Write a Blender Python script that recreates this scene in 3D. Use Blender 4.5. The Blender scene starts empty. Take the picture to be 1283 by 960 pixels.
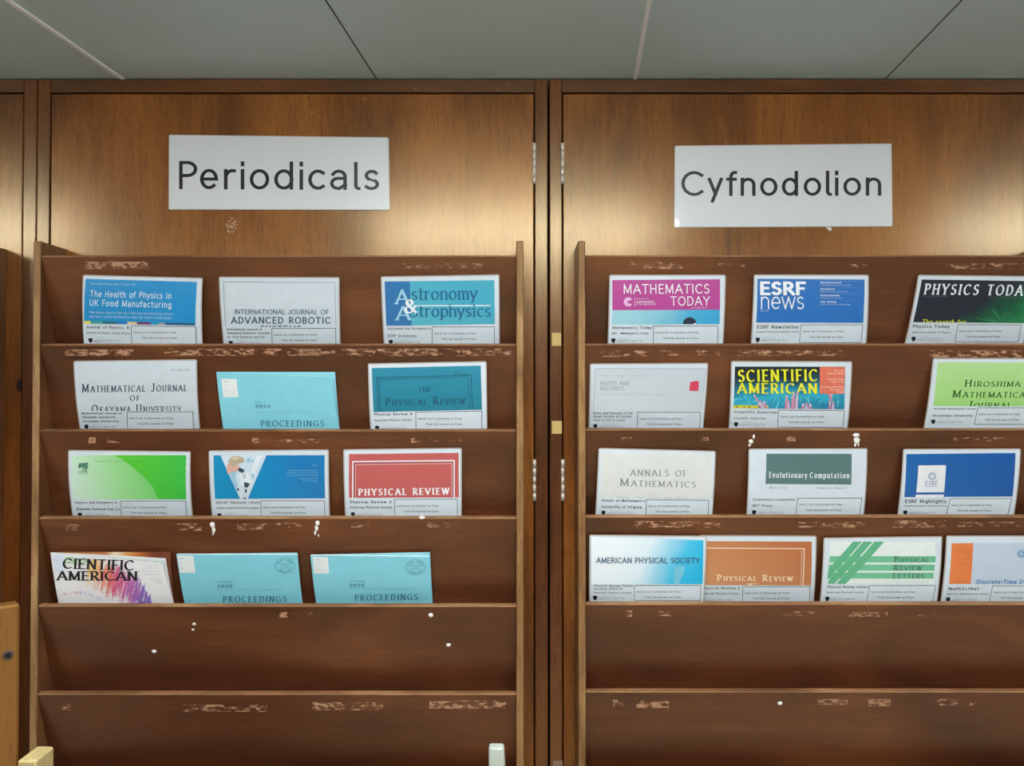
import bpy, bmesh, math, random
from mathutils import Vector, Matrix

# ------------------------------------------------------------------ camera, world, exposure
S = bpy.context.scene
C = S.collection
W_IMG, H_IMG, FPX = 1283.0, 960.0, 970.0
CAM = Vector((0.0, 0.0, 1.70))
PITCH = math.atan(13.0 / FPX)
cam_d = bpy.data.cameras.new('camera'); cam = bpy.data.objects.new('camera', cam_d); C.objects.link(cam)
cam.location = CAM; cam.rotation_euler = (math.pi / 2 + PITCH, 0, 0)
cam_d.sensor_width = 36.0; cam_d.lens = 36.0 * FPX / W_IMG
cam_d.clip_start = 0.02
S.camera = cam
wd = bpy.data.worlds.new('world'); S.world = wd; wd.use_nodes = True
wd.node_tree.nodes['Background'].inputs[0].default_value = (0.8, 0.9, 1.0, 1)
wd.node_tree.nodes['Background'].inputs[1].default_value = 0.05
S.view_settings.view_transform = 'Standard'; S.view_settings.look = 'None'
S.view_settings.gamma = 1.0; S.view_settings.use_curve_mapping = False
S.view_settings.exposure = 0.22
LAMP_NEAR, LAMP_FILL = 38.0, 16.0       # emission of the ceiling lights and of the added fill pair at the back
LAMP_COL = (0.97, 1.0, 1.0)

YF = 1.38                       # front plane of the racks
YD = 1.46                       # front plane of the cabinet doors
FW = Vector((0, math.cos(PITCH), math.sin(PITCH))); UP = Vector((0, -math.sin(PITCH), math.cos(PITCH)))
def ray(px, py): return FW * FPX + Vector((px - W_IMG / 2, 0, 0)) - UP * (py - H_IMG / 2)
def at(px, py, Y):
    r = ray(px, py); return CAM + r * (Y / r.y)
def X(px, Y): return at(px, 493, Y).x
def Z(py, Y): return at(641.5, py, Y).z

# ------------------------------------------------------------------ materials
def sr(r, g, b):
    f = lambda c: (c / 255 / 12.92) if c <= 10 else ((c / 255 + 0.055) / 1.055) ** 2.4
    return (f(r), f(g), f(b), 1)
def new_mat(name):
    m = bpy.data.materials.new(name); m.use_nodes = True
    return m, m.node_tree, m.node_tree.nodes['Principled BSDF']
_pm = {}
def pm(rgb, rough=0.45, coat=0.0, metal=0.0):
    k = (rgb, rough, coat, metal)
    if k not in _pm:
        m, nt, b = new_mat('paint'); b.inputs['Base Color'].default_value = sr(*rgb)
        b.inputs['Roughness'].default_value = rough; b.inputs['Coat Weight'].default_value = coat
        b.inputs['Coat Roughness'].default_value = 0.12; b.inputs['Metallic'].default_value = metal
        n = nt.nodes.new('ShaderNodeTexNoise'); n.inputs['Scale'].default_value = 60
        g = nt.nodes.new('ShaderNodeNewGeometry'); nt.links.new(g.outputs['Position'], n.inputs['Vector'])
        mx = nt.nodes.new('ShaderNodeMixRGB'); mx.blend_type = 'MULTIPLY'; mx.inputs[0].default_value = 0.10
        mx.inputs[1].default_value = sr(*rgb); nt.links.new(n.outputs['Fac'], mx.inputs[2])
        nt.links.new(mx.outputs[0], b.inputs['Base Color'])
        _pm[k] = m
    return _pm[k]
def ink(rgb): return pm(rgb, 0.32, 0.25)
def wood(name, axis, stops, rough=0.3, fig=1.0, coat=0.25, offs=0.0, fine=0.0):
    """axis = direction of the grain"""
    m, nt, b = new_mat(name); N = nt.nodes; L = nt.links
    g = N.new('ShaderNodeNewGeometry')
    def mapped(sc, squash, off):
        mp = N.new('ShaderNodeMapping'); s = [sc, sc, sc]; s['XYZ'.index(axis)] = sc * squash
        mp.inputs['Scale'].default_value = s; mp.inputs['Location'].default_value = (off, off * 1.7, off * 0.6)
        L.new(g.outputs['Position'], mp.inputs['Vector']); return mp
    n1 = N.new('ShaderNodeTexNoise'); n1.inputs['Scale'].default_value = 1; n1.inputs['Detail'].default_value = 3
    n1.inputs['Distortion'].default_value = 0.8
    L.new(mapped(7.5 * fig, 0.34, 3.1 + offs).outputs[0], n1.inputs['Vector'])
    n2 = N.new('ShaderNodeTexNoise'); n2.inputs['Scale'].default_value = 1; n2.inputs['Detail'].default_value = 4
    n2.inputs['Distortion'].default_value = 0.5
    L.new(mapped(170, 0.055, 1.3 + offs).outputs[0], n2.inputs['Vector'])
    n3 = N.new('ShaderNodeTexNoise'); n3.inputs['Scale'].default_value = 1; n3.inputs['Detail'].default_value = 2
    L.new(mapped(420, 0.085, 7.7 + offs).outputs[0], n3.inputs['Vector'])
    a = N.new('ShaderNodeMath'); a.operation = 'MULTIPLY_ADD'; a.inputs[1].default_value = 0.26 + fine
    L.new(n2.outputs['Fac'], a.inputs[0])
    a2 = N.new('ShaderNodeMath'); a2.operation = 'MULTIPLY_ADD'; a2.inputs[1].default_value = 1.05
    a2.inputs[2].default_value = -0.155 - fine * 0.5
    L.new(n1.outputs['Fac'], a2.inputs[0]); L.new(a2.outputs[0], a.inputs[2])
    r = N.new('ShaderNodeValToRGB'); e = r.color_ramp.elements
    e[0].position = 0.28; e[0].color = sr(*stops[0]); e[1].position = 0.72; e[1].color = sr(*stops[2])
    mid = e.new(0.5); mid.color = sr(*stops[1])
    L.new(a.outputs[0], r.inputs[0])
    pr = N.new('ShaderNodeValToRGB'); pr.color_ramp.elements[0].position = 0.33; pr.color_ramp.elements[0].color = (0.55, 0.5, 0.46, 1)
    pr.color_ramp.elements[1].position = 0.43; pr.color_ramp.elements[1].color = (1, 1, 1, 1)
    L.new(n3.outputs['Fac'], pr.inputs[0])
    mx = N.new('ShaderNodeMixRGB'); mx.blend_type = 'MULTIPLY'; mx.inputs[0].default_value = 0.7
    L.new(r.outputs[0], mx.inputs[1]); L.new(pr.outputs[0], mx.inputs[2])
    L.new(mx.outputs[0], b.inputs['Base Color'])
    b.inputs['Roughness'].default_value = rough; b.inputs['Coat Weight'].default_value = coat
    b.inputs['Coat Roughness'].default_value = 0.17; b.inputs['Coat Tint'].default_value = (1, .92, .74, 1)
    b.inputs['Specular Tint'].default_value = (1, .80, .46, 1); b.inputs['Specular IOR Level'].default_value = .95 if coat > .05 else .4
    bp = N.new('ShaderNodeBump'); bp.inputs['Strength'].default_value = 0.12; bp.inputs['Distance'].default_value = 0.0006
    L.new(n2.outputs['Fac'], bp.inputs['Height']); L.new(bp.outputs[0], b.inputs['Normal'])
    return m
def ramp_mat(name, direction, stops, noise=0.0, nscale=6.0):
    """printed colour gradient over the card's own uv"""
    m, nt, b = new_mat(name); N = nt.nodes; L = nt.links
    uv = N.new('ShaderNodeUVMap'); d = N.new('ShaderNodeVectorMath'); d.operation = 'DOT_PRODUCT'
    d.inputs[1].default_value = (direction[0], direction[1], 0); L.new(uv.outputs[0], d.inputs[0])
    src = d.outputs['Value']
    if noise:
        n = N.new('ShaderNodeTexNoise'); n.inputs['Scale'].default_value = nscale; n.inputs['Detail'].default_value = 3
        L.new(uv.outputs[0], n.inputs['Vector'])
        q = N.new('ShaderNodeMath'); q.operation = 'MULTIPLY_ADD'; q.inputs[1].default_value = noise
        L.new(n.outputs['Fac'], q.inputs[0]); L.new(src, q.inputs[2])
        q2 = N.new('ShaderNodeMath'); q2.operation = 'SUBTRACT'; q2.inputs[1].default_value = noise * 0.5
        L.new(q.outputs[0], q2.inputs[0]); src = q2.outputs[0]
    r = N.new('ShaderNodeValToRGB'); e = r.color_ramp.elements
    e[0].position = stops[0][0]; e[0].color = sr(*stops[0][1]); e[1].position = stops[-1][0]; e[1].color = sr(*stops[-1][1])
    for p, c in stops[1:-1]:
        k = e.new(p); k.color = sr(*c)
    L.new(src, r.inputs[0]); L.new(r.outputs[0], b.inputs['Base Color'])
    b.inputs['Roughness'].default_value = 0.32; b.inputs['Coat Weight'].default_value = 0.25
    return m

DOOR = [(90, 46, 18), (126, 71, 27), (152, 93, 38)]
FRAME = [(72, 37, 20), (94, 50, 27), (114, 66, 34)]
PANEL = [(66, 33, 20), (90, 47, 27), (114, 65, 36)]
M_door = wood('door_veneer', 'Z', DOOR, 0.27, 0.75, 0.06)
M_stile = wood('stile_wood', 'Z', FRAME, 0.27, 1.4, 0.06)
M_rail = wood('rail_wood', 'X', FRAME, 0.36, 1.4, 0.06)
M_panel = wood('rack_panel_wood', 'X', PANEL, 0.42, 0.8, 0.12)
M_side = wood('rack_side_wood', 'Z', [(76, 46, 28), (102, 64, 38), (124, 82, 50)], 0.45, 1.2, 0.1)
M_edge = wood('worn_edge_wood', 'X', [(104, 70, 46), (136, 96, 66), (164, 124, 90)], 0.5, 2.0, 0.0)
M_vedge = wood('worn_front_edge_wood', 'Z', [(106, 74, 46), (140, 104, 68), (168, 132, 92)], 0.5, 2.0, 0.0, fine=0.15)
M_dark = pm((22, 17, 15), 0.8)
M_tape = pm((182, 138, 104), 0.7)
M_tape2 = pm((136, 92, 65), 0.7)
M_putty = pm((238, 236, 230), 0.6)
M_steel = pm((226, 216, 200), 0.4, 0, 0.35)
M_film = pm((186, 176, 168), 0.14, 0.6)
M_paper = pm((208, 218, 225), 0.35, 0.35)
M_black = ink((46, 52, 58))

# ------------------------------------------------------------------ object helpers
HOME = {}
def thing(name, label, cat, loc, group=None):
    o = bpy.data.objects.new(name, None); o.empty_display_size = 0.05; C.objects.link(o)
    o.location = loc; o['label'] = label; o['category'] = cat
    if group: o['group'] = group
    HOME[o] = Vector(loc); return o
def home(o):
    while o is not None:
        if o in HOME: return HOME[o]
        o = o.parent
    return Vector((0, 0, 0))
def link(name, me, parent=None, label=None, smooth=False):
    o = bpy.data.objects.new(name, me); C.objects.link(o)
    if parent is not None:
        me.transform(Matrix.Translation(-home(parent))); o.parent = parent
    if label: o['label'] = label
    if smooth:
        for p in me.polygons: p.use_smooth = True
    return o
def obj(name, bm, mats, parent=None, label=None, smooth=False):
    me = bpy.data.meshes.new(name); bm.normal_update(); bm.to_mesh(me); bm.free()
    for m in (mats if isinstance(mats, (list, tuple)) else [mats]): me.materials.append(m)
    return link(name, me, parent, label, smooth)
def struct(name, bm, mats, label=None):
    o = obj(name, bm, mats); o['kind'] = 'structure'
    if label: o['label'] = label
    return o
def box(bm, lo, hi, bevel=0.0, mat=0, mtx=None, seg=1):
    lo, hi = Vector(lo), Vector(hi)
    g = bmesh.ops.create_cube(bm, size=1.0); vs = g['verts']
    bmesh.ops.transform(bm, matrix=Matrix.Translation((lo + hi) / 2) @ Matrix.Diagonal((*(hi - lo), 1)), verts=vs)
    fs = list({f for v in vs for f in v.link_faces})
    for f in fs: f.material_index = mat
    if bevel:
        r = bmesh.ops.bevel(bm, geom=list({e for v in vs for e in v.link_edges}), offset=bevel, segments=seg, affect='EDGES', profile=0.5)
        vs = list({v for v in r['verts']} | {v for f in r['faces'] for v in f.verts})
    if mtx is not None: bmesh.ops.transform(bm, matrix=mtx, verts=vs)
    return vs
def cyl(bm, p0, p1, r, n=20, mat=0, r2=None):
    p0, p1 = Vector(p0), Vector(p1); d = p1 - p0
    g = bmesh.ops.create_cone(bm, cap_ends=True, segments=n, radius1=r, radius2=r if r2 is None else r2, depth=d.length)
    mt = Matrix.Translation((p0 + p1) / 2) @ d.to_track_quat('Z', 'Y').to_matrix().to_4x4()
    bmesh.ops.transform(bm, matrix=mt, verts=g['verts'])
    for f in {f for v in g['verts'] for f in v.link_faces}: f.material_index = mat
    return g['verts']

# ------------------------------------------------------------------ pen lettering (own outlines: every letter is drawn from pen strokes)
def arc(cx, cy, rx, ry, a0, a1, n=None):
    n = n or max(4, int(abs(a1 - a0) / 22))
    return [(cx + rx * math.cos(math.radians(a0 + (a1 - a0) * i / n)), cy + ry * math.sin(math.radians(a0 + (a1 - a0) * i / n))) for i in range(n + 1)]
XH = 0.69
def st(x, y0=0, y1=1): return [(x, y0), (x, y1)]
G = {}
def gl(ch, w, strokes, serifs=()): G[ch] = (w, strokes, serifs)
gl('A', .78, [[(0, 0), (.39, 1)], [(.39, 1), (.78, 0)], [(.14, .34), (.64, .34)]], [(0, 0), (.78, 0)])
gl('B', .62, [st(.08), [(.08, 1), (.32, 1)] + arc(.32, .76, .2, .24, 90, -90) + [(.08, .52)], [(.08, .52), (.34, .52)] + arc(.34, .26, .24, .26, 90, -90) + [(.08, 0)]], [])
gl('C', .76, [arc(.43, .5, .4, .5, 48, 312)], [])
gl('D', .76, [st(.08), [(.08, 1), (.26, 1)] + arc(.26, .5, .44, .5, 90, -90) + [(.08, 0)]], [])
gl('E', .56, [st(.08), [(.08, 1), (.53, 1)], [(.08, .52), (.46, .52)], [(.08, 0), (.55, 0)]], [(.02, 0), (.02, 1)])
gl('F', .53, [st(.08), [(.08, 1), (.53, 1)], [(.08, .5), (.45, .5)]], [(.08, 0), (.02, 1)])
gl('G', .8, [arc(.43, .5, .4, .5, 48, 300), [(.73, .06), (.73, .44), (.5, .44)]], [])
gl('H', .74, [st(.08), st(.66), [(.08, .52), (.66, .52)]], [(.08, 0), (.08, 1), (.66, 0), (.66, 1)])
gl('I', .2, [st(.1)], [(.1, 0), (.1, 1)])
gl('J', .44, [[(.36, 1), (.36, .24)] + arc(.19, .24, .17, .24, 0, -150)], [(.36, 1)])
gl('K', .68, [st(.08), [(.62, 1), (.08, .4)], [(.25, .58), (.66, 0)]], [(.08, 0), (.08, 1), (.66, 0), (.6, 1)])
gl('L', .54, [st(.08), [(.08, 0), (.53, 0)]], [(.08, 1), (.02, 0)])
gl('M', .92, [[(.08, 0), (.1, 1)], [(.1, 1), (.46, .08)], [(.46, .08), (.82, 1)], [(.82, 1), (.84, 0)]], [(.08, 0), (.84, 0), (.05, 1), (.87, 1)])
gl('N', .76, [st(.08), [(.08, 1), (.68, 0)], st(.68)], [(.08, 0), (.68, 1), (.04, 1)])
gl('O', .86, [arc(.43, .5, .4, .5, 0, 360, 22)], [])
gl('P', .58, [st(.08), [(.08, 1), (.3, 1)] + arc(.3, .74, .25, .26, 90, -90) + [(.08, .48)]], [(.08, 0), (.02, 1)])
gl('Q', .86, [arc(.43, .5, .4, .5, 0, 360, 22), [(.5, .2), (.82, -.08)]], [])
gl('R', .64, [st(.08), [(.08, 1), (.3, 1)] + arc(.3, .74, .24, .26, 90, -90) + [(.08, .48)], [(.3, .48), (.64, 0)]], [(.08, 0), (.64, 0), (.02, 1)])
gl('S', .56, [arc(.29, .76, .22, .24, 35, 270) + arc(.28, .26, .24, .26, 90, -145)], [])
gl('T', .66, [st(.33), [(0, 1), (.66, 1)]], [(.33, 0)])
gl('U', .74, [[(.08, 1), (.08, .3)] + arc(.37, .3, .29, .3, 180, 360) + [(.66, 1)]], [(.08, 1), (.66, 1)])
gl('V', .74, [[(0, 1), (.37, 0)], [(.37, 0), (.74, 1)]], [(0, 1), (.74, 1)])
gl('W', 1.08, [[(0, 1), (.28, 0)], [(.28, 0), (.54, .96)], [(.54, .96), (.8, 0)], [(.8, 0), (1.08, 1)]], [(0, 1), (1.08, 1), (.54, 1)])
gl('X', .7, [[(0, 1), (.7, 0)], [(.7, 1), (0, 0)]], [(0, 0), (.7, 0), (0, 1), (.7, 1)])
gl('Y', .7, [[(0, 1), (.35, .46)], [(.35, .46), (.7, 1)], st(.35, 0, .46)], [(.35, 0), (0, 1), (.7, 1)])
gl('Z', .64, [[(.04, 1), (.6, 1), (.04, 0), (.62, 0)]], [])
gl('a', .54, [arc(.27, XH - .22, .2, .22, 155, 0) + [(.47, 0)], [(.47, .40), (.24, .40)] + arc(.24, .2, .19, .2, 90, 270) + [(.3, 0), (.47, .15)]], [])
gl('b', .6, [st(.08), arc(.32, XH / 2, .25, XH / 2, 0, 360, 18)], [(.04, 1)])
gl('c', .54, [arc(.33, XH / 2, .26, XH / 2, 50, 310)], [])
gl('d', .62, [st(.54), arc(.3, XH / 2, .25, XH / 2, 0, 360, 18)], [(.5, 1), (.58, 0)])
gl('e', .6, [[(.06, XH * .5), (.56, XH * .5)] + arc(.31, XH / 2, .25, XH / 2, 0, 312, 16)], [])
gl('f', .36, [[(.14, 0), (.14, .78)] + arc(.31, .78, .17, .22, 180, 75), [(0, XH), (.34, XH)]], [(.14, 0)])
gl('g', .6, [[(.54, XH), (.54, -.06)] + arc(.31, -.06, .23, .22, 0, -150), arc(.3, XH / 2, .25, XH / 2, 0, 360, 18)], [])
gl('h', .58, [st(.08), [(.08, XH * .55)] + arc(.3, XH - .24, .22, .24, 165, 0) + [(.52, 0)]], [(.08, 0), (.52, 0), (.04, 1)])
gl('i', .2, [st(.1, 0, XH), st(.1, .93, 1)], [(.1, 0), (.06, XH)])
gl('j', .24, [[(.14, XH), (.14, -.1)] + arc(.02, -.1, .12, .16, 0, -90), st(.14, .93, 1)], [])
gl('k', .56, [st(.08), [(.5, XH), (.08, .26)], [(.22, .4), (.54, 0)]], [(.08, 0), (.54, 0), (.04, 1)])
gl('l', .2, [st(.1)], [(.1, 0), (.06, 1)])
gl('m', .92, [st(.08, 0, XH), [(.08, XH * .55)] + arc(.27, XH - .22, .19, .22, 165, 0) + [(.46, 0)], [(.46, XH * .55)] + arc(.65, XH - .22, .19, .22, 165, 0) + [(.84, 0)]], [(.08, 0), (.46, 0), (.84, 0), (.04, XH)])
gl('n', .58, [st(.08, 0, XH), [(.08, XH * .55)] + arc(.3, XH - .24, .22, .24, 165, 0) + [(.52, 0)]], [(.08, 0), (.52, 0), (.04, XH)])
gl('o', .62, [arc(.31, XH / 2, .27, XH / 2, 0, 360, 20)], [])
gl('p', .6, [st(.08, -.27, XH), arc(.33, XH / 2, .25, XH / 2, 0, 360, 18)], [(.08, -.27), (.04, XH)])
gl('q', .6, [st(.54, -.27, XH), arc(.3, XH / 2, .25, XH / 2, 0, 360, 18)], [(.54, -.27)])
gl('r', .4, [st(.08, 0, XH), [(.08, XH * .5)] + arc(.32, XH - .28, .24, .28, 170, 75)], [(.08, 0), (.04, XH)])
gl('s', .46, [arc(.24, XH * .75, .17, XH * .25, 35, 270) + arc(.23, XH * .25, .19, XH * .25, 90, -145)], [])
gl('t', .38, [[(.16, .92), (.16, .16)] + arc(.3, .16, .14, .16, 180, 285), [(0, XH), (.34, XH)]], [])
gl('u', .58, [[(.07, XH), (.07, .24)] + arc(.29, .24, .22, .24, 180, 345), st(.51, 0, XH)], [(.04, XH), (.48, XH), (.54, 0)])
gl('v', .54, [[(0, XH), (.27, 0)], [(.27, 0), (.54, XH)]], [(0, XH), (.54, XH)])
gl('w', .82, [[(0, XH), (.21, 0)], [(.21, 0), (.41, XH)], [(.41, XH), (.61, 0)], [(.61, 0), (.82, XH)]], [(0, XH), (.82, XH)])
gl('x', .52, [[(0, XH), (.52, 0)], [(.52, XH), (0, 0)]], [(0, 0), (.52, 0), (0, XH), (.52, XH)])
gl('y', .54, [[(0, XH), (.28, .02)], [(.54, XH), (.14, -.3)]], [(0, XH), (.54, XH)])
gl('z', .5, [[(.03, XH), (.47, XH), (.03, 0), (.48, 0)]], [])
gl('0', .6, [arc(.3, .5, .25, .5, 0, 360, 18)]); gl('1', .36, [[(.04, .82), (.2, 1), (.2, 0)]], [(.2, 0)])
gl('2', .58, [arc(.29, .73, .23, .27, 160, -35) + [(.05, 0), (.55, 0)]])
gl('3', .56, [arc(.26, .75, .21, .25, 150, -90) + arc(.26, .26, .25, .26, 90, -150)])
gl('4', .6, [[(.44, 0), (.44, 1), (.04, .3), (.58, .3)]])
gl('5', .56, [[(.5, 1), (.12, 1), (.08, .55)] + arc(.27, .33, .24, .33, 120, -150)])
gl('6', .58, [arc(.3, .32, .24, .32, 0, 360, 16), arc(.36, .4, .3, .6, 75, 190)])
gl('7', .54, [[(.04, 1), (.52, 1), (.18, 0)]]); gl('8', .58, [arc(.29, .75, .2, .25, 0, 360, 14), arc(.29, .25, .24, .25, 0, 360, 14)])
gl('9', .58, [arc(.28, .68, .24, .32, 0, 360, 16), arc(.22, .6, .3, .6, -105, 10)])
gl('&', .84, [[(.8, 0), (.2, .68)] + arc(.36, .8, .2, .2, 200, -60) + [(.2, .46)] + arc(.32, .25, .27, .25, 130, 300) + [(.74, .46)]], [])
gl('.', .18, [st(.09, 0, .04)]); gl(',', .2, [[(.12, .04), (.06, -.14)]]); gl('-', .36, [[(.04, .36), (.32, .36)]])
gl('/', .4, [[(0, -.05), (.4, 1)]]); gl('|', .2, [st(.1, -.1, 1)]); gl(' ', .34, []); gl(':', .2, [st(.1, 0, .05), st(.1, .5, .55)])
gl('(', .3, [arc(.5, .4, .42, .6, 125, 235)]); gl(')', .3, [arc(-.2, .4, .42, .6, 55, -55)])
SIGN_L = (.28, [[(.08, 1), (.08, .14)] + arc(.2, .14, .12, .14, 180, 275)], ())

STY = {  # thick, thin, serif
    'sans': (.115, .115, 0), 'light': (.075, .075, 0), 'sansmid': (.15, .14, 0), 'bold': (.19, .17, 0), 'black': (.25, .21, 0), 'hair': (.05, .05, 0),
    'serif': (.17, .075, .14), 'serifbold': (.22, .09, .17), 'serifblack': (.25, .1, .18), 'serifheavy': (.24, .09, .12), 'tiny': (.17, .15, 0)}
def stroke_quads(pts, thick, thin, cap=True):
    P = []
    for p in pts:
        if not P or (Vector(p) - P[-1]).length > 1e-4: P.append(Vector(p))
    n = len(P)
    closed = n > 3 and (P[0] - P[-1]).length < 1e-6
    def wd_(d):
        if thick == thin: return thick / 2
        a = math.atan2(d.y, d.x); return (thin + (thick - thin) * abs(math.sin(a - math.radians(18))) ** 1.6) / 2
    L, R = [], []
    for i in range(n):
        if closed: d0, d1 = (P[i] - P[i - 1 if i else n - 2]), (P[(i + 1) if i < n - 1 else 1] - P[i])
        else: d0, d1 = (P[i] - P[i - 1]) if i else None, (P[i + 1] - P[i]) if i < n - 1 else None
        d0 = d0 or d1; d1 = d1 or d0; d0 = d0.normalized(); d1 = d1.normalized()
        t = (d0 + d1)
        t = t.normalized() if t.length > 1e-4 else d1
        w = wd_(t); nrm = Vector((-t.y, t.x)); k = min(1.6, 1 / max(.45, t.dot(d1)))
        p = P[i].copy()
        if cap and not closed:
            if i == 0: p -= t * min(w, thin / 2)
            if i == n - 1: p += t * min(w, thin / 2)
        L.append(p + nrm * w * k); R.append(p - nrm * w * k)
    return [[R[i], R[i + 1], L[i + 1], L[i]] for i in range(n - 1)]
def glyph_quads(g, style):
    thick, thin, sf = STY[style]; q = []
    for i, s_ in enumerate(g[1]): q += [f + [i] for f in stroke_quads(s_, thick, thin)]
    if sf:
        for (x, y) in g[2]: q.append([Vector((x - sf, y - thin / 2)), Vector((x + sf, y - thin / 2)), Vector((x + sf, y + thin / 2)), Vector((x - sf, y + thin / 2)), 4])
    m = thin
    return [[Vector((p.x, m / 2 + p.y * (1 - m))) for p in f[:4]] + [f[4]] for f in q]
def text_quads(txt, style, track=.12, smallcaps=False):
    """quads in em units (cap height 1) and the total width"""
    out, x = [], 0.0; extra = STY[style][0] * .8 + (STY[style][2] * .6)
    first = True
    for ch in txt:
        k, c = 1.0, ch
        if smallcaps and ch.islower(): k, c = .76, ch.upper()
        g = G.get(c) or G['.']
        for f in glyph_quads(g, style): out.append([Vector((x + p.x * k, p.y * k)) for p in f[:4]] + [f[4]])
        x += (g[0] + track + extra) * k
    return out, x - track - extra

# ------------------------------------------------------------------ setting
zc_top = Z(99, YD); CEIL = zc_top + 0.002
YB = YD + 0.42
RX0, RX1, RY0 = -3.6, 3.6, -3.4
m, nt, b = new_mat('ceiling_paint')
g_ = nt.nodes.new('ShaderNodeNewGeometry'); n_ = nt.nodes.new('ShaderNodeTexNoise'); n_.inputs['Scale'].default_value = 5; n_.inputs['Detail'].default_value = 5
nt.links.new(g_.outputs['Position'], n_.inputs['Vector']); r_ = nt.nodes.new('ShaderNodeValToRGB')
r_.color_ramp.elements[0].color = sr(196, 218, 220); r_.color_ramp.elements[1].color = sr(212, 232, 234)
nt.links.new(n_.outputs['Fac'], r_.inputs[0]); nt.links.new(r_.outputs[0], b.inputs['Base Color']); b.inputs['Roughness'].default_value = 0.5
M_ceil = m
M_wall = pm((126, 116, 108), 0.7); M_floor = pm((176, 170, 160), 0.5)
def slab(name, lo, hi, mat):
    bm = bmesh.new(); box(bm, lo, hi); return struct(name, bm, mat)
slab('floor', (RX0, RY0, -0.1), (RX1, YB + .1, 0), M_floor)
slab('wall_back', (RX0, YB, 0), (RX1, YB + .1, CEIL + .05), M_wall)
slab('wall_front', (RX0, RY0 - .1, 0), (RX1, RY0, CEIL + .05), M_wall)
slab('wall_left', (RX0 - .1, RY0, 0), (RX0, YB, CEIL + .05), M_wall)
slab('wall_right', (RX1, RY0, 0), (RX1 + .1, YB, CEIL + .05), M_wall)
# ceiling of broad boards with joints that run slightly askew to the cupboards
SK = 0.087
jx = [X(p, YD) - SK * YD for p in (150, 470, 797, 1113)]
pitch_j = (jx[3] - jx[0]) / 3
alljx = [jx[0] - pitch_j * k for k in range(5, 0, -1)] + jx + [jx[3] + pitch_j * k for k in range(1, 6)]
bm = bmesh.new()
for a, b2 in zip(alljx[:-1], alljx[1:]):
    vs = []
    gp = 0.0014
    for (x, y) in ((a + gp, RY0), (b2 - gp, RY0), (b2 - gp, YB), (a + gp, YB)): vs.append((x + SK * y, y))
    lo = [bm.verts.new((x, y, CEIL)) for x, y in vs]; hi = [bm.verts.new((x, y, CEIL + .02)) for x, y in vs]
    bm.faces.new(lo[::-1]); bm.faces.new(hi)
    for i in range(4): bm.faces.new((lo[i], lo[(i + 1) % 4], hi[(i + 1) % 4], hi[i]))
x0, x1 = alljx[0] - 1, alljx[-1] + 1
box(bm, (x0, RY0, CEIL + .02), (x1, YB + .1, CEIL + .06))
struct('ceiling', bm, M_ceil)
M_bead = pm((252, 254, 254), 0.9); M_groove = pm((66, 68, 66), 0.8)
for i, j in enumerate(jx):
    bm = bmesh.new(); w = 0.0036 if i % 2 == 0 else 0.0010; d = 0.003 if i % 2 == 0 else 0.0004
    mt = Matrix.Identity(4); mt[0][1] = SK
    box(bm, (j - w, RY0 + .01, CEIL - d), (j + w, YB - .01, CEIL + .001), 0, 0, mt)
    struct('trim_%d' % (i + 1), bm, M_bead if i % 2 == 0 else M_groove)

# ------------------------------------------------------------------ ceiling lights (outside the picture; they light the cupboards; the square pair at the back is added fill)
def lamp_mat(strength):
    m, nt, b = new_mat('light_diffuser'); b.inputs['Base Color'].default_value = (.9, .9, .9, 1)
    b.inputs['Emission Color'].default_value = (*LAMP_COL, 1); b.inputs['Emission Strength'].default_value = strength; return m
def ceiling_light(x, y, wx, wy, strength, label, drop=.03):
    t = thing('ceiling_light', label, 'ceiling light', (x, y, CEIL), 'flush ceiling lights')
    bm = bmesh.new(); fr = .02; h = .03
    for lo, hi in (((x - wx / 2 - fr, y - wy / 2 - fr), (x + wx / 2 + fr, y - wy / 2)), ((x - wx / 2 - fr, y + wy / 2), (x + wx / 2 + fr, y + wy / 2 + fr)),
                   ((x - wx / 2 - fr, y - wy / 2), (x - wx / 2, y + wy / 2)), ((x + wx / 2, y - wy / 2), (x + wx / 2 + fr, y + wy / 2))):
        box(bm, (*lo, CEIL - h), (*hi, CEIL), .002)
    obj('frame', bm, pm((210, 210, 208), .4), t)
    bm = bmesh.new(); box(bm, (x - wx / 2 + .001, y - wy / 2 + .001, CEIL - h - drop), (x + wx / 2 - .001, y + wy / 2 - .001, CEIL - .004), .004); obj('diffuser', bm, lamp_mat(strength), t)
LY = 0.27
ceiling_light(-2.0, LY, .95, .20, LAMP_NEAR, 'flush ceiling light to the left in front of the cupboards')
ceiling_light(0.02, LY, .95, .20, LAMP_NEAR, 'flush ceiling light in front of the gap between the two whole cupboards')
ceiling_light(2.0, LY, .95, .20, LAMP_NEAR, 'flush ceiling light to the right in front of the cupboards')
ceiling_light(-1.6, -2.2, .62, .62, LAMP_FILL, 'added square fill light at the back left of the room')  # unseen fill pair, added so the floor bounces light up to the ceiling
ceiling_light(1.6, -2.2, .62, .62, LAMP_FILL, 'added square fill light at the back right of the room')

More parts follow.
